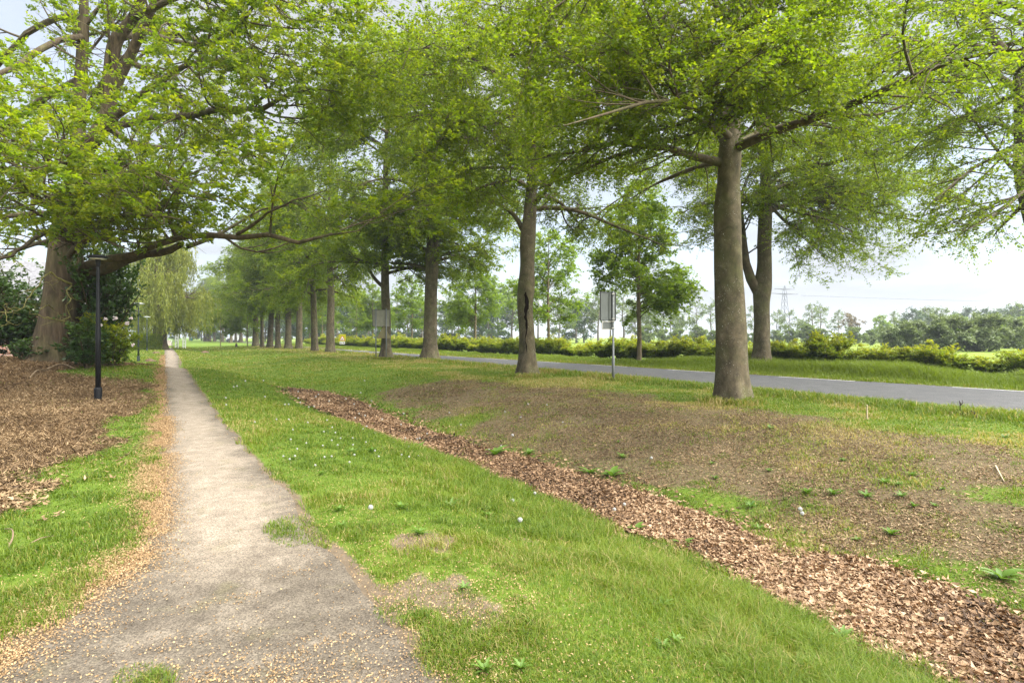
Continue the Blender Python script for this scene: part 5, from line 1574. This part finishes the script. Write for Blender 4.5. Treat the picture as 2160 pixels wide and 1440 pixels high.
sp_ = MB().prism([(-5.6 * k_, zt(725.6)), (5.4 * k_, zt(725.6)), (5.4 * k_, zt(720.2)), (-5.6 * k_, zt(720.2))], (0, 0, 0), (1, 0, 0), (0, 0, 1), (0, .03, 0)).build('plate', M['white'], s3)
ar = MB(); zc = zt(722.8)      # two blurred dark marks
for sx in (-1, 1):
    ar.prism([(.04, -.05), (.20, -.05), (.20, -.11), (.33, 0), (.20, .11), (.20, .05), (.04, .05)], (0, -.008, zc), (sx, 0, 0), (0, 0, 1), (0, .005, 0))
ar.build('marks', M['black'], sp_)

# ------------------------------------------------------------------ gate, posts, bin, van, stub
p1 = G(373, 734); p2 = G(388.5, 734.5)
for p, lab in ((p1, 'white ladder like wooden post beside the path gate'), (p2, 'second white lattice post, right of the path gate')):
    r = empty('white_post', p, lab, 'post', 'white posts by the gate'); k_ = p[1] / FPX; H = 31 * k_
    for sx in (-.17, .17):
        MB().box((sx, 0, H / 2), (.12, .12, H)).build('upright', M['white'], r)
    for z in np.linspace(.25, H - .1, 5): MB().box((0, 0, z), (.22, .05, .10)).build('rung', M['white'], r)
gm = simple('gate_steel', (.32, .34, .34), .5, .3)
for px0, px1, py, lab in ((363, 384, 736, 'low grey steel barrier across the end of the path'), (345, 362, 728, 'low grey barrier further along, left of the path')):
    a = G(px0, py); b = G(px1, py); L_ = b[0] - a[0]
    r = empty('barrier', a, lab, 'barrier', 'barriers at the path end')
    for xx in (0, L_): MB().tube([(xx, 0, -.1), (xx, 0, 1.0)], .035, 8).build('upright', gm, r, None, True)
    m = MB()
    for z in (.45, .97): m.tube([(0, 0, z), (L_, 0, z)], .028, 8)
    m.build('rail', gm, r, None, True)
p = G(404, 720); r = empty('litter_bin', p, 'small green litter bin on the far grass', 'litter bin')
MB().box((0, 0, .75), (.62, .55, .85)).build('body', M['green_plastic'], r, None, False, .04); MB().box((0, 0, 1.22), (.68, .6, .08)).build('lid', M['green_plastic'], r); MB().tube([(0, 0, -.1), (0, 0, .4)], .05, 8).build('post', M['galv'], r)
p = G(498.5, 732.5); r = tag(MB().prism([(-.14, -.1), (.16, -.1), (.12, .50), (.02, .62), (-.12, .52)], (0, -.1, 0), (1, 0, 0), (0, 0, 1), (.0, .2, 0)).build('wooden_stub', M['dark_wood'], None, p, False, .02), 'short dark wooden stub in the grass before the beech row', 'post')

Yv = 175.0; xv = (483 - 1080) / FPX * Yv; va = empty('van', (xv, Yv, float(gz(xv, Yv)) + .05), 'silver white van coming along the far end of the road', 'van', None, -.05)
b = MB(); b.prism([(0, .35), (4.6, .35), (4.6, 2.55), (1.25, 2.6), (.75, 1.45), (.05, 1.2)], (-1, 0, 0), (0, 1, 0), (0, 0, 1), (2.0, 0, 0)); b.build('body', M['silver'], va, None, False, .06)
MB().prism([(-.85, 1.48), (.85, 1.48), (.75, 2.42), (-.75, 2.42)], (0, .72, 0), (1, 0, 0), (0, .42, 1), (0, -.03, 0)).build('windscreen', simple('pale_windscreen', (.45, .58, .66), .15, 0, .6), va)
va.children[-1].location = (0, -.62, 0)
MB().box((0, -.02, .85), (1.1, .08, .28)).build('grille', M['black'], va)
for sx in (-.72, .72):
    MB().box((sx, -.03, .9), (.34, .08, .22)).build('headlight', M['white'], va)
    for yy in (.9, 3.7):
        w_ = MB().tube([(sx * 1.18, yy, .34), (sx * 1.40, yy, .34)], .34, 16).build('wheel', M['tyre'], va)
MB().box((0, -.06, .5), (2.0, .14, .22)).build('bumper', M['black'], va)

# molehills
for px, py, sc in ((330, 745.5, .8), (316, 762.5, .8), (432, 744, 1.0)):
    p = G(px, py); g = np.random.default_rng(int(px)); m = MB(); V = []; k = 18
    prof = [(1, -.04), (.8, .25), (.5, .75), (.2, .98), (0, 1)]
    for r0, z0 in prof:
        for j in range(k):
            rr0 = r0 * (1 + .25 * g.normal()); V.append((rr0 * .5 * sc * math.cos(j * 6.283 / k), rr0 * .4 * sc * math.sin(j * 6.283 / k), z0 * .2 * sc * (1 + .15 * g.normal())))
    m.add(V, [(i * k + j, i * k + (j + 1) % k, (i + 1) * k + (j + 1) % k, (i + 1) * k + j) for i in range(4) for j in range(k)])
    tag(m.build('molehill', M['soilheap'], None, p, True), {330: 'flat brown molehill nearest the willow, left of the path', 316: 'brown molehill beside the disc headed lamp post', 432: 'reddish brown molehill in the grass right of the path'}[px], 'molehill', 'molehills in the lawn')

# ------------------------------------------------------------------ pylon with its lines
Yp = 370.0; xp = (1655 - 1080) / FPX * Yp
py_ = empty('pylon', (xp, Yp, 0), 'lattice power pylon standing behind the far tree line', 'pylon', None, .35)
H = 1.65 + 108 / FPX * Yp
m = MB()
lev = [0, 7, 13, 18.5, 23, 27, 30.5, H]
hwid = [3.4, 2.7, 2.1, 1.6, 1.25, 1.0, .85, .12]
for sx in (-1, 1):
    for sy_ in (-1, 1): m.tube([(sx * w_, sy_ * w_, z) for z, w_ in zip(lev, hwid)], .15, 4)
for a in range(len(lev) - 2):
    z0, z1, w0, w1 = lev[a], lev[a + 1], hwid[a], hwid[a + 1]
    for s_ in (-1, 1):
        m.tube([(-w0, s_ * w0, z0), (w1, s_ * w1, z1)], .09, 4); m.tube([(w0, s_ * w0, z0), (-w1, s_ * w1, z1)], .09, 4)
        m.tube([(s_ * w0, -w0, z0), (s_ * w1, w1, z1)], .09, 4); m.tube([(s_ * w0, w0, z0), (s_ * w1, -w1, z1)], .09, 4)
m.build('tower', M['pylon'], py_)
for z, hl in ((H - 5.0, 11.2), (H - 1.9, 8.6)):
    m = MB()
    for s_ in (-1, 1):
        m.tube([(0, s_ * .6, z - .5), (-hl, 0, z)], .16, 4); m.tube([(0, s_ * .6, z - .5), (hl, 0, z)], .16, 4)
    m.tube([(-hl, 0, z), (hl, 0, z)], .15, 4)
    m.build('crossarm', M['pylon'], py_)
# the conductor runs on to the right, nearly level
Yl = 370.0
for dz, lab in ((0, 'thin power line crossing the sky right of the pylon'),):
    pts = []
    for t in np.linspace(0, 1, 24):
        px = 1690 + 700 * t; yy = Yp - 30 * t
        pts.append(W(px, 623 + 13.5 * math.sin(min(t * 1.25, 1) * 1.5708), yy))
    tag(MB().tube(pts, .07, 5).build('power_line', M['pylon'], None), lab, 'power line')

# ------------------------------------------------------------------ jogger half behind the slim beech
Yj = 76.0; xj = (832 - 1080) / FPX * Yj
pe = empty('person', (xj, Yj, 0.0), 'person in a dark top and shorts walking along the far verge', 'person', None, -.5)


def skin_body(name, verts, edges, radii, mat, parent):
    me = bpy.data.meshes.new(name); me.from_pydata(verts, edges, []); me.materials.append(mat)
    o = link(name, me, parent); sk = o.modifiers.new('skin', 'SKIN')
    for i, r in enumerate(radii): me.skin_vertices[0].data[i].radius = (r, r) if np.isscalar(r) else r
    me.skin_vertices[0].data[0].use_root = True
    sb = o.modifiers.new('sub', 'SUBSURF'); sb.levels = 2; sb.render_levels = 2
    return o


BV = [(0, 0, .93), (0, 0, 1.15), (0, -.02, 1.38), (0, -.02, 1.50), (0, -.05, 1.62), (0, -.05, 1.72),
      (-.09, 0, .88), (-.10, -.16, .50), (-.10, -.02, .09), (-.10, -.14, .04), (.09, 0, .88), (.10, .12, .50), (.10, .34, .16), (.10, .24, .05),
      (-.19, -.01, 1.40), (-.24, .12, 1.13), (-.22, -.02, .93), (-.21, -.08, .86), (.19, -.01, 1.40), (.24, -.10, 1.13), (.20, -.28, 1.0), (.19, -.35, 1.0)]
BE = [(0, 1), (1, 2), (2, 3), (3, 4), (4, 5), (0, 6), (6, 7), (7, 8), (8, 9), (0, 10), (10, 11), (11, 12), (12, 13), (2, 14), (14, 15), (15, 16), (16, 17), (2, 18), (18, 19), (19, 20), (20, 21)]
BR = [(.15, .11), (.14, .10), (.14, .10), .055, (.085, .10), (.07, .085), .09, .062, .042, .035, .09, .062, .042, .035, .055, .042, .032, .03, .055, .042, .032, .03]
skin_body('body', BV, BE, BR, M['skin'], pe)
skin_body('top', [(0, 0, .95), (0, 0, 1.15), (0, -.02, 1.38), (0, -.02, 1.47), (-.20, -.01, 1.39), (-.24, .11, 1.14), (.20, -.01, 1.39), (.24, -.09, 1.14)], [(0, 1), (1, 2), (2, 3), (2, 4), (4, 5), (2, 6), (6, 7)], [(.175, .13), (.165, .125), (.165, .125), .075, .075, .055, .075, .055], M['navy'], pe)
skin_body('shorts', [(0, 0, .98), (0, 0, .90), (-.09, -.01, .86), (-.10, -.13, .56), (.09, .01, .86), (.10, .10, .56)], [(0, 1), (1, 2), (2, 3), (1, 4), (4, 5)], [(.165, .125), (.16, .12), .11, .085, .11, .085], M['black_cloth'], pe)
skin_body('hair', [(0, -.02, 1.69), (0, .0, 1.75), (0, .09, 1.66), (0, .14, 1.55)], [(0, 1), (0, 2), (2, 3)], [.085, .07, .06, .03], M['hair'], pe)
for xx, yy, zz, rx in ((-.10, -.08, .05, 0), (.10, .29, .09, .6)):
    sh = MB().box((0, 0, 0), (.10, .27, .09)).build('shoe', M['white'], pe, (xx, yy, zz), False, .03); sh.rotation_euler = (rx, 0, 0)

# ------------------------------------------------------------------ small plants and sticks
gd = np.random.default_rng(801)


def rosette(seed, n, L, wd, mat_=None, toothed=True, rise=.45):
    g = np.random.default_rng(seed); V = []; F = []; T = []
    for i in range(n):
        a = i * 2.4 + g.normal(0, .25); l = L * (.65 + .6 * g.random()); e = rise * (.4 + 1.1 * g.random())
        d = np.array([math.cos(a), math.sin(a)]); s = np.array([-d[1], d[0]]); b = len(V); m = 9
        for j in range(m):
            t = j / (m - 1)
            c = np.r_[d * l * t * math.cos(e * (1 - .7 * t)), l * (math.sin(e) * t - .5 * math.sin(e) * t * t) + .004]
            w = wd * l * (math.sin(math.pi * min(1, t ** .75)) ** .8) * ((.45 + .55 * (j % 2)) if toothed else 1) + .001
            V += [c + np.r_[s * w, .18 * w], c - np.r_[0, 0, .12 * w], c + np.r_[-s * w, .18 * w]]
        for j in range(m - 1):
            q = b + j * 3; F += [(q, q + 1, q + 4, q + 3), (q + 1, q + 2, q + 5, q + 4)]
        T += [float(np.clip(.5 + .2 * g.normal(), 0, 1))] * (2 * (m - 1))
    return mesh_np('leaf_rosette', np.array(V), np.array(F), None, mat_ or M['weed'], {'tint': T}, True)


RS = [rosette(810 + i, 15, .105, .19, rise=.85) for i in range(3)]


def ok_lawn(x, y):
    return sdist(PATHP, np.array([x]), np.array([y]))[0] < -.25 and sdist(MULP, np.array([x]), np.array([y]))[0] < -.3


cnt = 0
for i in range(700):
    if cnt >= 56: break
    px = 640 + 1300 * gd.random(); py = 950 + 470 * gd.random() ** .9
    if i % 5 == 0: px = 1300 + 840 * gd.random(); py = 900 + 260 * gd.random()
    p = G(px, py)
    if py > 1170 and i % 5 > 1: continue
    if sdist(STRIPP, p[:1], p[1:2])[0] > -.05 or not ok_lawn(p[0], p[1]): continue
    o = link('weed_plant', RS[cnt % 3], None, p); o.rotation_euler = (gd.normal(0, .12), gd.normal(0, .12), gd.random() * 6); s = .45 + .65 * gd.random() ** 1.5; o.scale = (s, s, s * 1.5)
    tag(o, 'low green dandelion rosette growing in the grass of the swale', 'weed', 'dandelion rosettes in the grass'); cnt += 1
# broad dock plants on the ditch edge
DKm = [rosette(830 + i, 8, .30, .19, None, False, .95) for i in range(2)]
for px, py, s, lab in ((1045, 962, .95, 'broad leaved dock plant growing out of the leaf strip midway'), (1115, 958, .5, 'small dock plant at the leaf strip, right of the broad leaved one'), (2112, 1222, .62, 'large pale dock on the bare bank by the picture border'),
                       (1665, 1432, .36, 'dock leaf low in the grass close to the viewer'), (1290, 1005, .8, 'bright dock clump on the bank side of the leaf strip'), (1245, 1000, .6, 'dock clump with upright leaves beside the leaf strip'), (885, 945, .55, 'pale dock clump on the path side of the leaf strip'), (1340, 1120, .5, 'grey green dock at the grass edge of the leaf strip'),
                       (1440, 1150, .45, 'dock sprout half in dead leaves beside the grass'), (1090, 1075, .7, 'leafy dock clump in the grass between two seed heads')):
    p = G(px, py); o = link('dock_plant', DKm[int(px) % 2], None, p); o.scale = (s, s, s); o.rotation_euler = (0, 0, px); tag(o, lab, 'dock plant', 'dock plants')
# dandelion clocks
gs = np.random.default_rng(900)
hb = MB(); fl = []
for i in range(150):
    d = nrm(gs.normal(0, 1, 3)); fl.append(d)
V = []; F = []
for d in fl:
    a = nrm(np.cross(d, gs.normal(0, 1, 3))); b = np.cross(d, a); c = d * .021; q = len(V)
    V += [c + a * .0062, c - a * .003 + b * .0054, c - a * .003 - b * .0054]; F.append((q, q + 1, q + 2))
head_me = mesh_np('seed_head', np.array(V), None, np.array(F), M['seed'])
core = MB().lathe([(0, -.004), (.005, 0), (.005, .004), (0, .007)], k=6)
stem_b = MB().tube([(0, 0, -.23), (.012, 0, -.12), (0, 0, 0)], [.0028, .0024, .002], 5)
stem_me = bpy.data.meshes.new('stalk'); stem_me.from_pydata(stem_b.V, [], stem_b.F); stem_me.materials.append(M['stem'])
CLK = [(1097, 1103, 1.15, .23, 'largest round dandelion seed head, standing in the grass by the leafy dock clump'), (1128, 1043, 1.0, .2, 'dandelion seed head at the grass edge just left of the leaf strip'), (1081, 1060, 1.0, .2, 'dandelion seed head left of the two by the leaf strip edge'), (782, 1086, 1.05, .1, 'lone dandelion seed head low in the worn grass right of the path'),
       (1688, 1073, 1.15, .35, 'upper of two tall dandelion seed heads on the bare bank'), (1692, 1082, 1.1, .33, 'lower of two tall dandelion seed heads on the bare bank'), (1296, 1077, 1.0, .22, 'dandelion seed head leaning over the dead leaves'), (1317, 1064, .95, .25, 'dandelion seed head above the dead leaves near a leaning one'), (1081, 917, 1.0, .2, 'dandelion seed head on the mossy bank above the broad dock'), (1374, 966, 1.0, .2, 'dandelion seed head on the bank beyond the bright dock clump')]


def clock(px, py, s, st, lab, grp='dandelion seed heads'):
    b = G(px, py + st * 60)           # foot a little below the head in the view
    k = b[1] / FPX; h = max(.10, CAMZ - (py - HZ) * k - b[2])
    r = empty('dandelion', b, lab, 'dandelion', grp)
    hd_ = link('seed_head', head_me, r, (0, 0, h)); hs_ = s * max(1.0, b[1] / 9); hd_.scale = (hs_,) * 3
    sk_ = link('stalk', stem_me, r, (0, 0, h)); sk_.scale = (1, 1, h / .22)


for c_ in CLK: clock(*c_)
for i in range(80):
    if i < 45: px = 540 + 320 * gs.random() + (i % 7) * 8; py = 870 + 120 * gs.random() ** 1.0; px += (py - 900) * .6
    elif i < 67: px = 470 + 330 * gs.random(); py = 800 + 60 * gs.random()
    else: px = 700 + 500 * gs.random(); py = 850 + 120 * gs.random()
    p = G(px, py + 8)
    if not ok_lawn(p[0], p[1]): continue
    clock(px, py, .6, .14, 'small white dandelion seed head scattered over the swale grass', 'scattered dandelion seed heads')


def stick(name, pts, rad, mat, label, cat='twig', twigs=()):
    p0 = np.array(pts[0]); r = MB().tube(resample(np.array(pts, float), 14) - p0, np.linspace(rad, rad * .45, 14), 6)
    for tp in twigs: r.tube(resample(np.array(tp, float), 8) - p0, np.linspace(rad * .6, rad * .2, 8), 5)
    return tag(r.build(name, mat, None, p0, True), label, cat)


def gp(px, py, dz): p = G(px, py); return (p[0], p[1], p[2] + dz)


a = gp(2026, 876, .02); stick('fallen_branch', [gp(2062, 883, .03), gp(2050, 877, .10), gp(2038, 874, .08), a, (a[0] - .01, a[1], a[2] + .12), (a[0] + .0, a[1], a[2] + .26)], .022, M['dark_wood'], 'black forked fallen branch lying in the roadside grass', 'branch',
                            [[(a[0], a[1], a[2] + .2), (a[0] + .05, a[1], a[2] + .26), (a[0] + .03, a[1], a[2] + .31)], [(a[0], a[1], a[2] + .22), (a[0] - .03, a[1], a[2] + .30)]])
stick('twig', [gp(1590, 1442, .01), gp(1592, 1430, .05), gp(1588, 1415, .08), gp(1582, 1408, .085)], .004, M['dead_wood'], 'pale curved twig sticking up from the foreground grass')
stick('twig', [gp(2100, 985, .02), gp(2108, 1005, .05), gp(2118, 1018, .02)], .012, M['pale_wood'], 'thin pale twig lying on the bare bank')
stick('twig', [gp(18, 1158, .02), gp(27, 1142, .04), gp(24, 1128, .05), gp(10, 1120, .02)], .008, M['dead_wood'], 'crooked twig on the bare soil left of the path')
stick('twig', [gp(65, 1150, .02), gp(90, 1141, .03), gp(120, 1134, .02)], .006, M['dead_wood'], 'straight twig on bare soil beside the worn lawn')
stick('twig', [gp(362, 1232, .012), gp(370, 1228, .014)], .007, M['dead_wood'], 'short twig lying on the asphalt path')
stick('twig', [gp(345, 1262, .012), gp(354, 1256, .014)], .006, M['dead_wood'], 'second short twig on the path, below the other')
stick('stake', [gp(1829, 884, -.02), gp(1829, 884, .3)], .018, M['pale_wood'], 'short pale stake at the edge of the bare bank', 'stake')
# brushwood at the oak's foot
gbz = np.random.default_rng(950)
br_l = [('long bent dead branch leaning from the oak base', [(70, 752), (78, 765), (88, 778)], .35), ('dead branch lying across the mulch below the oak', [(20, 770), (55, 768), (105, 772)], .12), ('pale dead branch on the mound before the oak', [(62, 795), (80, 785), (100, 778)], .1),
        ('thin dead branch standing out of the mulch by the oak', [(95, 766), (100, 755), (105, 748)], .25), ('dead branch half buried left of the oak', [(0, 766), (18, 772), (40, 782)], .1), ('dead branch curving in front of the low dark shrub', [(100, 775), (130, 771), (160, 775)], .1)]
for lab, pp, dz in br_l:
    stick('dead_branch', [gp(a_, b_ + 6, .03 + dz * (k_ == 1) + .02) for k_, (a_, b_) in enumerate(pp)], .03, M['dead_wood'], lab, 'branch')['group'] = 'dead branches under the oak'
# ------------------------------------------------------------------ camera, light, sky
cam = bpy.data.cameras.new('camera'); co = bpy.data.objects.new('camera', cam); COL.objects.link(co)
co.location = (0, 0, CAMZ); co.rotation_euler = (math.radians(90), 0, 0)
cam.lens = 20; cam.sensor_width = 36; cam.shift_y = -9 / 2160; cam.clip_start = .05; cam.clip_end = 6000
scene.camera = co

SUN_EL, SUN_AZ = math.radians(56), math.radians(112)      # azimuth clockwise from +Y
sl_ = bpy.data.lights.new('sun', 'SUN'); sl_.energy = 2.6; sl_.angle = math.radians(100); sl_.color = (1.0, .965, .90)
so = bpy.data.objects.new('sun', sl_); COL.objects.link(so)
from mathutils import Vector
dv_ = Vector((math.sin(SUN_AZ) * math.cos(SUN_EL), math.cos(SUN_AZ) * math.cos(SUN_EL), math.sin(SUN_EL)))
so.rotation_euler = dv_.to_track_quat('Z', 'Y').to_euler(); so.location = (20, 20, 40)

w = bpy.data.worlds.new('World'); scene.world = w; w.use_nodes = True
t = w.node_tree; t.nodes.clear()
N_ = lambda ty, **k: [setattr(n, a, b) or n for n in [t.nodes.new(ty)] for a, b in k.items()][-1] if k else t.nodes.new(ty)
out = t.nodes.new('ShaderNodeOutputWorld'); bg = t.nodes.new('ShaderNodeBackground')
sky = t.nodes.new('ShaderNodeTexSky'); sky.sky_type = 'NISHITA'; sky.sun_disc = False
sky.sun_elevation = SUN_EL; sky.sun_rotation = SUN_AZ; sky.air_density = 1.0; sky.dust_density = 2.0; sky.ozone_density = 1.5
tc = t.nodes.new('ShaderNodeTexCoord'); sx = t.nodes.new('ShaderNodeSeparateXYZ'); t.links.new(tc.outputs['Generated'], sx.inputs[0])
# cloud layer: direction projected on a flat ceiling
mx = t.nodes.new('ShaderNodeMath'); mx.operation = 'MAXIMUM'; mx.inputs[1].default_value = .0; t.links.new(sx.outputs[2], mx.inputs[0])
ad = t.nodes.new('ShaderNodeMath'); ad.operation = 'ADD'; ad.inputs[1].default_value = .16; t.links.new(mx.outputs[0], ad.inputs[0])
vs = t.nodes.new('ShaderNodeVectorMath'); vs.operation = 'DIVIDE'
cb = t.nodes.new('ShaderNodeCombineXYZ')
for i in range(3): t.links.new(ad.outputs[0], cb.inputs[i])
t.links.new(tc.outputs['Generated'], vs.inputs[0]); t.links.new(cb.outputs[0], vs.inputs[1])
nz = t.nodes.new('ShaderNodeTexNoise'); nz.inputs['Scale'].default_value = .75; nz.inputs['Detail'].default_value = 7; nz.inputs['Roughness'].default_value = .52; nz.inputs['Distortion'].default_value = .5
t.links.new(vs.outputs[0], nz.inputs['Vector'])
rp = t.nodes.new('ShaderNodeValToRGB'); rp.color_ramp.elements[0].position = .36; rp.color_ramp.elements[1].position = .62
rp.color_ramp.elements[0].color = (.72, .72, .72, 1); rp.color_ramp.elements[1].color = (.97, .97, .97, 1)
t.links.new(nz.outputs['Fac'], rp.inputs[0])
nz2 = t.nodes.new('ShaderNodeTexNoise'); nz2.inputs['Scale'].default_value = 1.1; nz2.inputs['Detail'].default_value = 5
t.links.new(vs.outputs[0], nz2.inputs['Vector'])
cr = t.nodes.new('ShaderNodeValToRGB'); cr.color_ramp.elements[0].position = .35; cr.color_ramp.elements[1].position = .68
CLOUD = 1.0
cr.color_ramp.elements[0].color = (.90, .94, 1.0, 1); cr.color_ramp.elements[1].color = (.98, 1.0, 1.04, 1)
t.links.new(nz2.outputs['Fac'], cr.inputs[0])
gain = t.nodes.new('ShaderNodeVectorMath'); gain.operation = 'SCALE'; gain.inputs['Scale'].default_value = 1.16
t.links.new(cr.outputs[0], gain.inputs[0])
mixn = t.nodes.new('ShaderNodeMix'); mixn.data_type = 'RGBA'
t.links.new(rp.outputs[0], mixn.inputs[0]); t.links.new(sky.outputs[0], mixn.inputs[6]); t.links.new(gain.outputs[0], mixn.inputs[7])
t.links.new(mixn.outputs[2], bg.inputs['Color']); bg.inputs['Strength'].default_value = .09
t.links.new(bg.outputs[0], out.inputs['Surface'])

# damp spring air
hm = bpy.data.materials.new('haze'); hm.use_nodes = True; ht = hm.node_tree; ht.nodes.clear()
ho = ht.nodes.new('ShaderNodeOutputMaterial'); hv = ht.nodes.new('ShaderNodeVolumePrincipled')
hv.inputs['Color'].default_value = (.60, .66, .74, 1); hv.inputs['Density'].default_value = .0005; hv.inputs['Anisotropy'].default_value = .1
ht.links.new(hv.outputs[0], ho.inputs['Volume'])
hz = MB().box((0, 0, 20.5), (7200, 7200, 46)).build('haze', hm); tag(hz, 'thin pale haze in the air over the whole place', 'haze', kind='stuff')

vs_ = scene.view_settings
scene.display_settings.display_device = 'sRGB'
vs_.view_transform = 'Standard'; vs_.look = 'None'; vs_.exposure = 2.9; vs_.gamma = 1; vs_.use_curve_mapping = False
scene.cycles.max_bounces = 10; scene.cycles.diffuse_bounces = 6; scene.cycles.transmission_bounces = 6; scene.cycles.glossy_bounces = 2
scene.cycles.sample_clamp_indirect = 6
scene.cycles.use_denoising = True
try: scene.cycles.denoiser = 'OPENIMAGEDENOISE'; scene.cycles.denoising_input_passes = 'RGB_ALBEDO_NORMAL'; scene.cycles.denoising_prefilter = 'ACCURATE'
except Exception as e_: print(e_)
